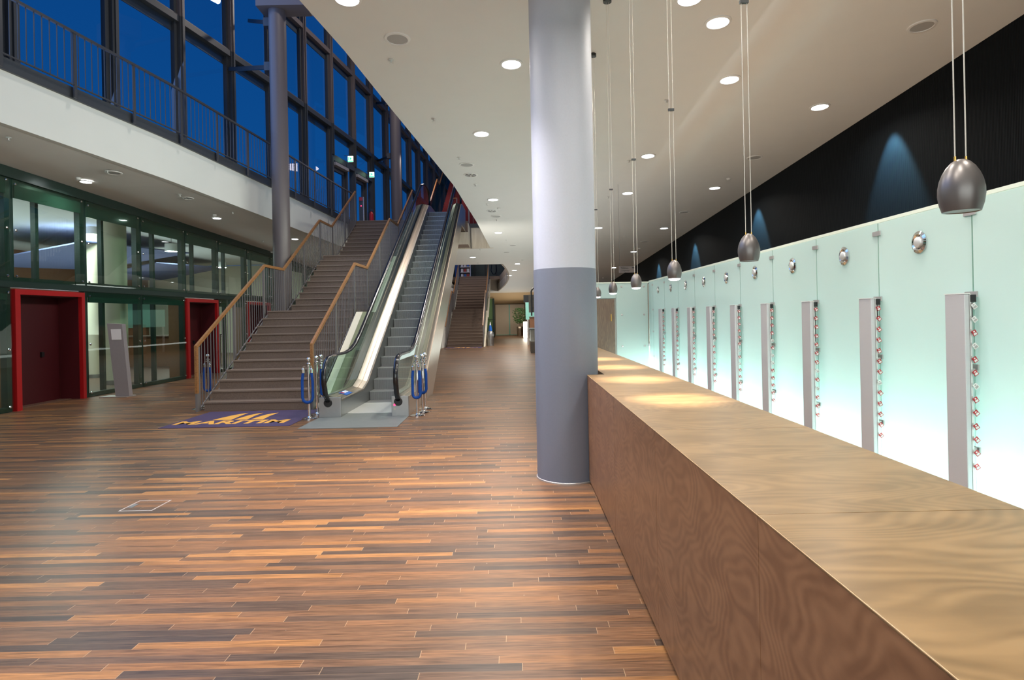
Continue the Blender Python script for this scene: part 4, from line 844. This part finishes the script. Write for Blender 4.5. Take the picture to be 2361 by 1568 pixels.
# ---------------- pendants over the counter ----------------
PYS = [1.41, 2.68, 3.94, 5.19, 6.42, 7.64]
PL = ['egg-shaped pendant lamp, unlit, largest and rightmost above the counter', 'egg-shaped pendant lamp, unlit, second from the right above the counter', 'lit egg-shaped pendant lamp, third from the right above the counter', 'lit egg-shaped pendant lamp, fourth from the right above the counter', 'lit egg-shaped pendant lamp, fifth from the right, just right of the column', 'lit egg-shaped pendant lamp partly hidden by the column']
for i, y in enumerate(PYS):
    x, zb = 1.05 + (0.05 if i == 0 else 0), 1.825; lit = i > 1
    if i == 0: x = 1.055
    o = thing('pendant_lamp', (x, y, zb), PL[i], 'pendant lamp', 'egg pendants over the counter')
    prof = [(0.0400, 0.0), (0.0440, 0.018), (0.0470, 0.040), (0.0465, 0.056), (0.0430, 0.074), (0.0372, 0.090), (0.0290, 0.105), (0.0190, 0.1165), (0.009, 0.1225), (0, 0.1235)]
    prof = [(0.036, 0.002), (0.0385, 0.0)] + prof[1:]
    MB().lathe(prof, (x, y, zb), 36).build('lamp_shade', M['shade'], o, smooth=True)
    MB().lathe([(0.037, 0.004), (0.036, -0.003), (0.026, -0.010), (0, -0.013)] if lit else [(0.037, 0.004), (0, 0.006)], (x, y, zb), 28).build('bulb', M['lampglow_warm'] if lit else M['lampoff'], o)
    for s_ in (-1, 1):
        zt_ = zc(y) - 0.02
        MB().tube([(x + s_ * .013, y, zb + 0.116), (x + s_ * .013, y, zt_)], 0.0016, 6, up=(0, 1, 0)).build('cable', M['cable'], o)
        MB().tube([(x + s_ * .013, y, zb + 0.112), (x + s_ * .013, y, zb + 0.130)], 0.0026, 8, up=(0, 1, 0)).build('ferrule', M['brass'], o)
    MB().box(x - .019, x + .019, y - .008, y + .008, 2.93 + (.05 if i == 1 else 0), 2.945 + (.05 if i == 1 else 0)).build('spacer', M['steel_dark'], o)
    MB().lathe([(0.045, 0), (0.045, 0.035), (0, 0.035)], (x, y, zc(y) - 0.035), 20).build('canopy', M['black'], o)
    if lit: lamp('pendant_light', 'SPOT', (x, y, zb - 0.045), (0, 0, 0), 165, (1.0, 0.84, 0.70), 0.025, spot=R(58), blend=1.0, parent=o)

# ---------------- ceiling fittings ----------------
SLP = math.atan(0.045)
TILT = Matrix.Rotation(-SLP, 3, 'X')
def shared(fn, name, mt, smooth=True): return fn(MB()).mesh(name, mt, smooth)
rim_m = shared(lambda m: m.lathe([(0.155, 0.0), (0.152, -0.012), (0.125, -0.016), (0.118, -0.004), (0.118, 0.0)], (0, 0, 0), 36), 'rim', M['white'])
lens_m = shared(lambda m: m.lathe([(0.117, -0.006), (0.0, -0.010)], (0, 0, 0), 36), 'diffuser', M['lampglow'])
lv = MB(); lv.lathe([(0.117, -0.003), (0, -0.003)], (0, 0, 0), 24); lv.mi = 1
for q in range(5): lv.bar((0.112 * math.cos(q * 1.2566 + .3), 0.112 * math.sin(q * 1.2566 + .3), -0.006), (0.02 * math.cos(q * 1.2566 + .3), 0.02 * math.sin(q * 1.2566 + .3), -0.006), 0.030, 0.004)
louv_m = lv.mesh('reflector', [M['black'], M['alu_lo']])
mesh_m = shared(lambda m: m.lathe([(0.120, -0.008), (0.0, -0.012)], (0, 0, 0), 36), 'grille', M['speaker'])
spk_m = shared(lambda m: m.lathe([(0.0, 0), (0.04, 0.0), (0.04, -0.006), (0.011, -0.010), (0.009, -0.045), (0.028, -0.050), (0.028, -0.054), (0, -0.054)], (0, 0, 0), 16), 'sprinkler_body', M['alu_lo'])
det_m = shared(lambda m: m.lathe([(0.0, 0), (0.05, 0.0), (0.05, -0.02), (0.035, -0.045), (0, -0.05)], (0, 0, 0), 20), 'detector_body', M['white'])
def rotset(o): o.rotation_euler = (-SLP, 0, 0)
def downlight(p, lab, lit=True, e=26, color=(1.0, 0.93, 0.84), grp='recessed ceiling lights', sc=1.0, spread=150):
    o = thing('ceiling_light', p, lab, 'ceiling light', grp); o.scale = (sc, sc, sc); rotset(o)
    inst(rim_m, 'rim', o, p); inst(lens_m if lit else louv_m, 'diffuser' if lit else 'reflector', o, p)
    if lit: lamp('downlight', 'AREA', (p.x, p.y, p.z - 0.03), (0, 0, 0), e, color, 0.2, parent=o, spread=R(spread))
    return o
LIT = [(800, -4, 'lit round ceiling light cut by the top picture edge, left'), (1179, 147, 'lit round ceiling light just left of the big column'), (1110, 308, 'lit round ceiling light below the one beside the column, near the ceiling edge'),
       (1137, 460, 'lit round ceiling light halfway down the row left of the column'), (1149, 536, 'lit round ceiling light near the panelled bridge'), (1090, 593, 'lit round ceiling light above the far staircase'),
       (1590, -4, 'lit round ceiling light cut by the top edge right of the column'), (1655, 51, 'largest lit round ceiling light right of the column'), (1682, 183, 'lit round ceiling light left of the second pendant cables'),
       (1890, 246, 'rightmost lit round ceiling light, near the black wall'), (1494, 359, 'lit round ceiling light left of the third pendant cables'), (1648, 433, 'lit round ceiling light midway along the black wall edge'),
       (1447, 445, 'lit round ceiling light touching the fourth pendant cables'), (1531, 526, 'small lit ceiling light left of the third pendant, near the black wall'), (1380, 525, 'small lit ceiling light at the column edge'), (1461, 580, 'tiny lit ceiling light above the fourth pendant'),
       (1415, 617, 'tiny lit ceiling light above the fifth pendant'), (1193, 608, 'small lit ceiling light left of the column, beyond the bridge'), (1186, 623, 'tiny lit ceiling light beyond the far stair opening, right one'), (1175, 635, 'tiny lit ceiling light beyond the far stair opening, left one')]
for px, py, lab in LIT:
    p = ceil_pt(px, py); downlight(p, lab, e=60 if px < 1300 else 32)
for px, py, lab in ((1085, 403, 'unlit ceiling downlight with chrome reflector near the ceiling edge'), (1134, 486, 'unlit ceiling downlight in the middle of the row left of the column')):
    downlight(ceil_pt(px, py), lab, lit=False)
for x, y, w_ in ((0.0, 3.4, 'the foreground floor left of the counter'), (2.4, 1.2, 'the near end of the glass wall'), (-1.9, 3.2, 'the open floor left of the counter'), (0.1, 0.3, 'the spot where the viewer stands'), (-1.6, 0.2, 'the floor beside the viewer'), (2.4, 4.2, 'the second pair of glass screens')):
    downlight(Vector((x, y, zc(y))), 'round ceiling light out of the picture above ' + w_, e=62)
downlight(Vector((-0.75, 5.6, zc(5.6))), 'round ceiling light out of the picture above the bright patch of floor beside the column', e=75, color=(1.0, 0.93, 0.93), spread=70)
for px, py, lab in ((916, 89, 'large round ceiling loudspeaker on the white ceiling left of the column'), (2126, 60, 'round ceiling loudspeaker at the top right near the black wall'), (1076, 379, 'round ceiling loudspeaker beside the slanting ceiling edge'), (1740, 363, 'round ceiling loudspeaker beside the second pendant cables'),
                    (1144, 498, 'flat round ceiling loudspeaker below the white smoke detector'), (1578, 489, 'small round ceiling loudspeaker above the third pendant near the black wall'), (1182, 565, 'flat round ceiling loudspeaker left of the column at bridge level'), (1168, 581, 'flat round ceiling loudspeaker just below its neighbour, left of the column'), (1486, 557, 'tiny round ceiling loudspeaker right of the fourth pendant cables')):
    p = ceil_pt(px, py); o = thing('ceiling_speaker', p, lab, 'loudspeaker', 'round ceiling loudspeakers'); rotset(o); inst(rim_m, 'rim', o, p); inst(mesh_m, 'grille', o, p)
for i, (px, py, lab) in enumerate(((902, 138, 'sprinkler head below the large round loudspeaker'), (1000, 274, 'sprinkler head left of the third ceiling light'), (1058, 363, 'sprinkler head left of the round loudspeaker by the ceiling edge'), (1096, 425, 'sprinkler head just below the unlit downlight'), (1123, 470, 'sprinkler head below the fourth ceiling light left of the column'),
                    (1145, 506, 'sprinkler head between the smoke detector and the fifth light'), (1107, 574, 'sprinkler head below the panelled bridge'), (1537, 231, 'sprinkler head beside the third pendant cables'), (1450, 371, 'sprinkler head beside the fourth pendant cables'), (1403, 453, 'sprinkler head beside the fifth pendant cables'), (1167, 553, 'sprinkler head between two flat loudspeakers left of the column'), (1102, 606, 'sprinkler head above the far stair opening'))):
    p = ceil_pt(px, py); o = tag(inst_top(spk_m, 'sprinkler_head', p), lab, 'sprinkler', 'ceiling sprinkler heads') if False else None
    o = bpy.data.objects.new('sprinkler_head', spk_m); C.objects.link(o); o.location = p; rotset(o); tag(o, lab, 'sprinkler', 'ceiling sprinkler heads')
for px, py, lab in ((1150, 479, 'white smoke detector right of the lit lights row left of the column'), (1680, 411, 'white smoke detector near the black wall edge'), (1205, 599, 'small smoke detector close to the column at far ceiling'), (1474, 572, 'small smoke detector right of the fourth pendant cables'), (1391, 640, 'tiny smoke detector near the fifth pendant')):
    p = ceil_pt(px, py); o = bpy.data.objects.new('smoke_detector', det_m); C.objects.link(o); o.location = p; rotset(o); tag(o, lab, 'smoke detector', 'ceiling smoke detectors')
# under the gallery
for px, py, lab, lit in ((198, 419, 'lit round light in the soffit above the first glass bay', True), (500, 503, 'lit round light in the soffit left of the dark column', True), (680, 551, 'lit round light in the soffit right of the dark column', True), (434, 457, 'unlit downlight in the soffit under the gallery', False)):
    downlight(soffit_pt(px, py), lab, lit, e=26, color=(1, 0.93, 0.88), sc=0.85)
p = soffit_pt(262, 398); o = thing('ceiling_speaker', p, 'round loudspeaker in the soffit under the gallery', 'loudspeaker', 'round ceiling loudspeakers'); rotset(o); inst(rim_m, 'rim', o, p); inst(mesh_m, 'grille', o, p)
for px, py, lab in ((20, 317, 'sprinkler head in the soffit at the left picture edge'), (248, 393, 'sprinkler head beside the soffit loudspeaker'), (415, 448, 'sprinkler head beside the unlit soffit downlight'), (537, 489, 'sprinkler head in the soffit right of the second lit light'), (607, 555, 'sprinkler head in the soffit just left of the dark column'), (704, 548, 'sprinkler head in the soffit behind the stair railing')):
    p = soffit_pt(px, py); o = bpy.data.objects.new('sprinkler_head', spk_m); C.objects.link(o); o.location = p; rotset(o); tag(o, lab, 'sprinkler', 'ceiling sprinkler heads')
for px, py, lab in ((181, 410, 'smoke detector beside the first lit soffit light'), (495, 495, 'smoke detector behind the second lit soffit light')):
    p = soffit_pt(px, py); o = bpy.data.objects.new('smoke_detector', det_m); C.objects.link(o); o.location = p; rotset(o); tag(o, lab, 'smoke detector', 'ceiling smoke detectors')
# spots washing the black wall
for y in (9.3, 14.5, 19.6, 24.6): lamp('wall_spot', 'SPOT', (5.60, y, zc(y) - 0.1), (0, R(-8), 0), 900, (0.30, 0.72, 1.0), 0.03, spot=R(58), blend=0.5)

# ---------------- floor hatch ----------------
hA, hB, hC, hD = atZ(272, 1180, 0), atZ(352, 1177, 0), atZ(396, 1153, 0), atZ(320, 1155, 0)
x0, x1 = (hA.x + hD.x) / 2, (hB.x + hC.x) / 2; y0, y1 = (hA.y + hB.y) / 2, (hC.y + hD.y) / 2
o = thing('floor_hatch', ((x0 + x1) / 2, (y0 + y1) / 2, 0), 'small square floor socket hatch with a metal rim in the parquet', 'floor hatch')
f = MB(); w = 0.011
f.box(x0, x1, y0, y0 + w, 0, .002); f.box(x0, x1, y1 - w, y1, 0, .002); f.box(x0, x0 + w, y0 + w, y1 - w, 0, .002); f.box(x1 - w, x1, y0 + w, y1 - w, 0, .002)
f.build('rim', M['hatchmetal'], o); MB().box(x0 + .02, x0 + .06, y0 + .09, y0 + .19, 0, .003).build('cable_flap', M['stain_lo'], o)

# ---------------- upper floor things behind the stairs ----------------
p = atY(856, 480, 23.6); z0 = zu(23.6)
o = thing('fire_extinguisher', (p.x, 23.6, z0), 'red fire extinguisher standing at the top of the left staircase', 'fire extinguisher')
MB().lathe([(0, 0.02), (0.08, 0.02), (0.085, 0.06), (0.085, 0.62), (0.06, 0.70), (0.03, 0.73), (0.03, 0.76), (0, 0.76)], (p.x, 23.6, z0), 24).build('cylinder', M['red'], o, smooth=True)
MB().box(p.x - .03, p.x + .07, 23.57, 23.63, z0 + .76, z0 + .84).build('valve', M['black'], o); MB().tube([(p.x - .03, 23.6, z0 + .8), (p.x - .12, 23.58, z0 + .7), (p.x - .13, 23.58, z0 + .4), (p.x - .10, 23.58, z0 + .2)], .012, 8, up=(0, 1, 0)).build('hose', M['black'], o, smooth=True)
p = atY(834, 480, 23.4)
o = thing('alarm_pillar', (p.x, 23.4, zu(23.4)), 'slim dark pillar with red call point at the top of the left staircase', 'alarm pillar')
MB().box(p.x - .09, p.x + .07, 23.35, 23.45, zu(23.4), 6.37).build('pillar_body', M['steel_dark'], o); MB().box(p.x + .07, p.x + .085, 23.34, 23.46, zu(23.4), 6.37).build('edge_trim', M['alu'], o)
MB().box(p.x - .07, p.x + .05, 23.33, 23.35, 6.22, 6.35).build('call_point', M['red'], o); MB().lathe([(.022, 0), (.015, .02), (0, .02)], (p.x - .01, 23.35, 6.02), 12, Matrix.Rotation(R(90), 3, 'X')).build('indicator_light', M['redglow'], o)
# railing along the bridge beside the escalator
o = thing('bridge_railing', (-1.3, 22.96, zu(23)), 'short steel railing on the bridge right of the escalator head', 'railing')
MB().bar((-1.72, 22.96, zu(23) + 1.05), (-0.6, 22.96, zu(23) + 1.05), .045, .045).build('handrail', M['rail_wood'], o)
for x in (-1.70, -1.56, -1.42, -1.28, -1.14, -1.0): MB().bar((x, 22.96, zu(23) - .05), (x, 22.96, zu(23) + 1.05), .014, .014).build('baluster', M['steel_grey'], o)
for x in (-1.72, -1.32): MB().box(x - .02, x + .02, 22.94, 22.98, zu(23) - .12, zu(23) + 1.05).build('post', M['steel_grey'], o)
# red carpeted stair
o = thing('red_staircase', (-2.6, 24.2, zu(24.2)), 'red carpeted staircase going up behind the escalator head', 'staircase')
for k in range(24):
    y = 24.2 + .29 * k; z = zu(24.2) + .17 * (k + 1); MB().box(-3.1, -1.2, y, y + .31, z - .20, z).build('step', M['red_step'], o)
MB().prism([(24.2, zu(24.2)), (24.7, zu(24.7)), (31.4, zu(24.2) + 3.9), (31.2, zu(24.2) + 4.05)], 'x', -3.05, -1.25).build('flight_slab', M['steel_dark'], o)
o = thing('glass_balustrade', (-3.42, 24.2, zu(24.2)), 'greenish glass balustrade with wooden rail left of the red staircase', 'railing')
s0 = zu(24.2)
MB().prism([(24.1, s0), (24.1, s0 + 1.0), (27.0, s0 + 2.75), (27.9, s0 + 2.75), (31.4, s0 + 5.0), (31.4, s0 + 4.0), (24.4, s0)], 'x', -3.43, -3.415).build('glass_panel', M['glass_green'], o)
MB().sweep([(-3.42, 24.1, s0 + 1.0), (-3.42, 27.0, s0 + 2.77), (-3.42, 27.9, s0 + 2.77), (-3.42, 31.4, s0 + 5.0)], rp_).build('handrail', M['rail_wood'], o)
lamp('upper_foyer_light', 'AREA', (-3.5, 25.5, 8.4), (0, 0, 0), 45, (1, 0.85, 0.8), 1.5)
lamp('far_stair_light', 'AREA', (-2.6, 36, 7.0), (0, 0, 0), 120, (1, 0.9, 0.8), 1.5)
lamp('far_ceiling_fill', 'AREA', (0.0, 45, 0.6), (R(180), 0, 0), 60, (1, 0.85, 0.65), 1.5, 6)  # upward fill added near the floor to brighten the far tan ceiling
lamp('bridge_light', 'AREA', (-1.2, 18.5, 2.6), (R(115), 0, 0), 30, (1, 0.95, 0.85), 1.0)

# ---------------- far staircase and hall end ----------------
fx0, fx1 = -3.70, -1.82
o = thing('staircase', (-2.76, 32, 0), 'far brown staircase rising through the ceiling opening', 'staircase')
flight(o, fx0, fx1, 32.0, 0, 12, .29, .172, M['conc'], M['nose'])
zz1 = 12 * .172; MB().box(fx0, fx1, 35.48 + .1, 36.75, zz1 - .2, zz1).build('landing', M['conc'], o)
flight(o, fx0, fx1, 36.7, zz1, 13, .29, .174, M['conc'], M['nose'])
MB().prism([(32.0, 0.0), (35.5, zz1 - .1), (36.7, zz1 - .1), (40.5, 4.2), (40.5, 3.6), (36.9, zz1 - .5), (35.6, zz1 - .5), (33, 0)], 'x', -1.735, -1.66).build('stringer', M['cream'], o)
def N2(y):
    if y < 35.3: return .172 + .593 * (y - 32)
    if y < 36.5: return zz1
    return min(zz1 + .174 + .6 * (y - 36.7), 4.35)
for x, lab in ((-3.76, 'grey railing on the left side of the far staircase'), (-1.76, 'grey railing on the right side of the far staircase')):
    railing('stair_railing', [(x, 31.9, 1.13), (x, 35.4, N2(35.29) + 1.02), (x, 36.5, zz1 + 1.02), (x, 40.4, 5.36)], lab, 'railings of the far staircase', M['rail_wood'], M['steel_grey'], [32.0, 34, 36, 38, 40.3], rp_, 0.14, 0.0, lambda y: N2(y) + 1.0, lambda y: max(0, N2(y) - .15), lambda y, x=x: x, 32, 40.4)
name_mat(-3.7, -1.8, 30.6, 31.9, 'purple lettered mat at the foot of the far staircase')
# brochure rack at the head of the far stair
p = atY(1074, 625, 41.5); z0 = zu(41.5)
o = thing('brochure_rack', (p.x, 41.5, z0), 'white brochure rack at the head of the far staircase', 'rack')
MB().box(p.x - .38, p.x + .30, 41.75, 41.8, z0, z0 + 1.9).build('back_panel', M['wallgrey'], o)
for k in range(5):
    zz = z0 + .05 + .36 * k; sh = MB().box(p.x - .38, p.x + .30, 41.45, 41.75, zz, zz + .05).build('shelf', M['paper'], o)
    for q in range(3): MB().box(p.x - .34 + q * .21, p.x - .20 + q * .21, 41.55, 41.60, zz + .05, zz + .26).build('brochures', M[('paper', 'bluepic', 'red')[(q + k) % 3] if q else 'paper'], o)
MB().prism([(41.4, z0), (41.8, z0), (41.8, z0 + 1.9), (41.6, z0 + 1.9)], 'x', p.x + .30, p.x + .33).build('side_panel', M['paper'], o)
o = MB().box(p.x - .75, p.x - .45, 41.6, 41.7, z0, z0 + 2.2).build('blue_banner', M['far_blue']); tag(o, 'narrow blue banner left of the brochure rack', 'banner')
struct(MB().box(-5, 2, 47, 47.1, zu(47), 9).build('wall_far', M['steel_green']))
wnx = wn2
for k in range(6):
    wnx += 1; x = -4.0 + k * .85; w_ = sthing('window_%d' % wnx, (x, 46.9, zu(47))); MB().box(x + .05, x + .78, 46.93, 46.95, zu(47), 7).build('pane', M['far_blue'] if k >= 4 else M['steel_green'], w_); MB().box(x - .03, x + .05, 46.85, 46.99, zu(47), 7).build('frame', M['black'], w_)
o = thing('cable_loop', (-1.55, 44, 4.6), 'black cable loop hanging beyond the far stair opening', 'cable'); MB().tube([(-1.65, 44, 5.6), (-1.75, 44, 5.0), (-1.62, 44, 4.72), (-1.45, 44, 4.72), (-1.33, 44, 5.0), (-1.4, 44, 5.6)], .03, 8, up=(0, 1, 0)).build('cable', M['black'], o, smooth=True)
# bin / stand beside the far stair
p = atZ(1127, 797, 0) + Vector((.10, 0, 0))
o = thing('litter_bin', p, 'domed steel bin with a blue and white top ornament beside the far staircase', 'bin')
MB().lathe([(0, 0), (.20, 0), (.20, .03), (.185, .04), (.185, .62), (.17, .72), (.11, .80), (0, .83)], p, 28).build('bin_body', M['stain_lo'], o, smooth=True)
MB().lathe([(.10, .80), (.09, .95), (.055, 1.12), (0, 1.14)], p, 16).build('bottle_body', M['bluepic'], o, smooth=True); MB().lathe([(.045, 1.12), (.03, 1.2), (.012, 1.3), (0, 1.31)], p, 12).build('bottle_cap', M['paper'], o, smooth=True)
# far end: green glass, pale sliding doors
o = thing('green_screen', (-2.1, 46, 0), 'green glass screen beyond the far staircase', 'screen'); MB().box(-2.6, -1.75, 46, 46.1, 0, 3.0).build('lower_pane', M['greenpanel'], o); MB().box(-2.62, -1.6, 45.98, 46.12, 1.35, 1.39).build('cross_bar', M['steel_dark'], o); MB().box(-1.75, -1.62, 45.95, 46.15, 0, 3.0).build('edge_post', M['steel_green'], o)
zt = 2.6
o = sthing('door_7', (-.8, 50.9, 0)); MB().box(-1.72, -.58, 50.85, 50.95, .05, zt).build('door_leaf', M['doorwhite'], o); MB().box(-.48, .75, 50.85, 50.95, .05, zt).build('door_leaf', M['doorwhite'], o); MB().box(-.58, -.48, 50.8, 50.99, 0, zt).build('post', M['tealwall'], o); MB().box(-1.72, .75, 50.8, 50.99, 0, .05).build('threshold', M['tealwall'], o)
p = Vector((.33, 48.5, 0)); o = thing('potted_ficus', p, 'leafy green ficus in a steel pot at the far end of the hall', 'plant')
MB().lathe([(0, 0), (.24, 0), (.26, .75), (.22, .75), (.2, .70), (0, .70)], p, 24).build('pot', M['stain'], o, smooth=True)
tr = MB()
for q in range(3): tr.tube([p + Vector((.03 * q - .03, 0, .7)), p + Vector((.05 - .05 * q, .02 * q, 1.1)), p + Vector((-.1 + .1 * q, 0, 1.7))], .02, 6)
tr.build('trunk', M['bark'], o); lf = MB()
for _ in range(700):
    t, u = random.uniform(0, 2 * math.pi), random.random() ** .5; z = 1.65 + random.uniform(-.62, .62); rr = .62 * math.sqrt(max(.05, 1 - ((z - 1.65) / .68) ** 2)) * u
    c = p + Vector((rr * math.cos(t), rr * math.sin(t), z)); d = Vector((random.uniform(-1, 1), random.uniform(-1, 1), random.uniform(-1, .4))).normalized(); s_ = d.cross(Vector((random.uniform(-1, 1), random.uniform(-1, 1), .3))).normalized() * .028
    lf.add([c, c + d * .06 + s_, c + d * .14, c + d * .06 - s_], [(0, 1, 2, 3)])
lf.build('foliage', M['leaf'], o)
o = thing('light_box', (.68, 43.2, 0), 'glowing white light box standing at the far right of the hall', 'light box'); MB().box(.53, .83, 43.2, 43.4, 0, 1.2).build('case', M['alu'], o); MB().box(.54, .82, 43.18, 43.2, .03, 1.17).build('lit_face', M['glowbox'], o)
o = thing('bar_counter', (1.2, 26, 0), 'dark taupe bar counter half hidden behind the big column', 'counter'); MB().box(.62, 2.2, 25.6, 27.6, 0, 1.0).build('body', M['darkdesk'], o); MB().box(.58, 2.25, 25.5, 27.7, 1.0, 1.05).build('bar_top', M['steel_dark'], o)
o = thing('back_cabinet', (1.4, 31, 0), 'brown back cabinet behind the bar counter', 'cabinet'); MB().box(.72, 3, 31, 31.6, 0, 1.52).build('body', M['browndesk'], o); MB().box(.70, 3, 30.96, 31.6, 1.52, 1.56).build('cabinet_top', M['darkdesk'], o)
o = thing('teal_glass_screen', (1.4, 33, 0), 'teal glass screen above the back cabinet', 'screen'); MB().box(.55, 3, 33, 33.05, 1.4, 2.35).build('pane', M['tealwall'], o); MB().box(.45, 3, 33, 33.1, 2.35, 2.75).build('header', M['black'], o); MB().box(.62, .70, 33, 33.08, 0, 1.4).build('post', M['alu'], o)
o = thing('hanging_display', (.85, 27, 1.6), 'dark framed hanging display beside the column', 'display'); MB().box(.60, 1.1, 27, 27.08, 1.75, 2.55).build('board', M['darkdesk'], o); MB().tube([(.72, 26.95, 1.6), (.72, 26.95, 2.7), (.76, 26.95, 2.78), (.84, 26.95, 2.85), (1.1, 26.95, 2.88)], .035, 8, up=(0, 1, 0)).build('frame_tube', M['steel_dark'], o, smooth=True)
for z in (1.95, 2.35): MB().bar((.72, 26.95, z), (1.0, 26.95, z), .03, .03).build('cross_tube', M['steel_dark'], o)
MB().bar((1.05, 27.04, 2.55), (1.05, 27.04, zc(27)), .02, .02).build('hanger', M['steel_dark'], o)
lamp('far_hall_light', 'AREA', (0, 47, 2.9), (0, 0, 0), 90, (1, 0.88, 0.7), 1.5, 5)
lamp('bar_light', 'AREA', (2, 30, 3.5), (0, 0, 0), 60, (0.95, 1, 0.95), 1.2, 4)
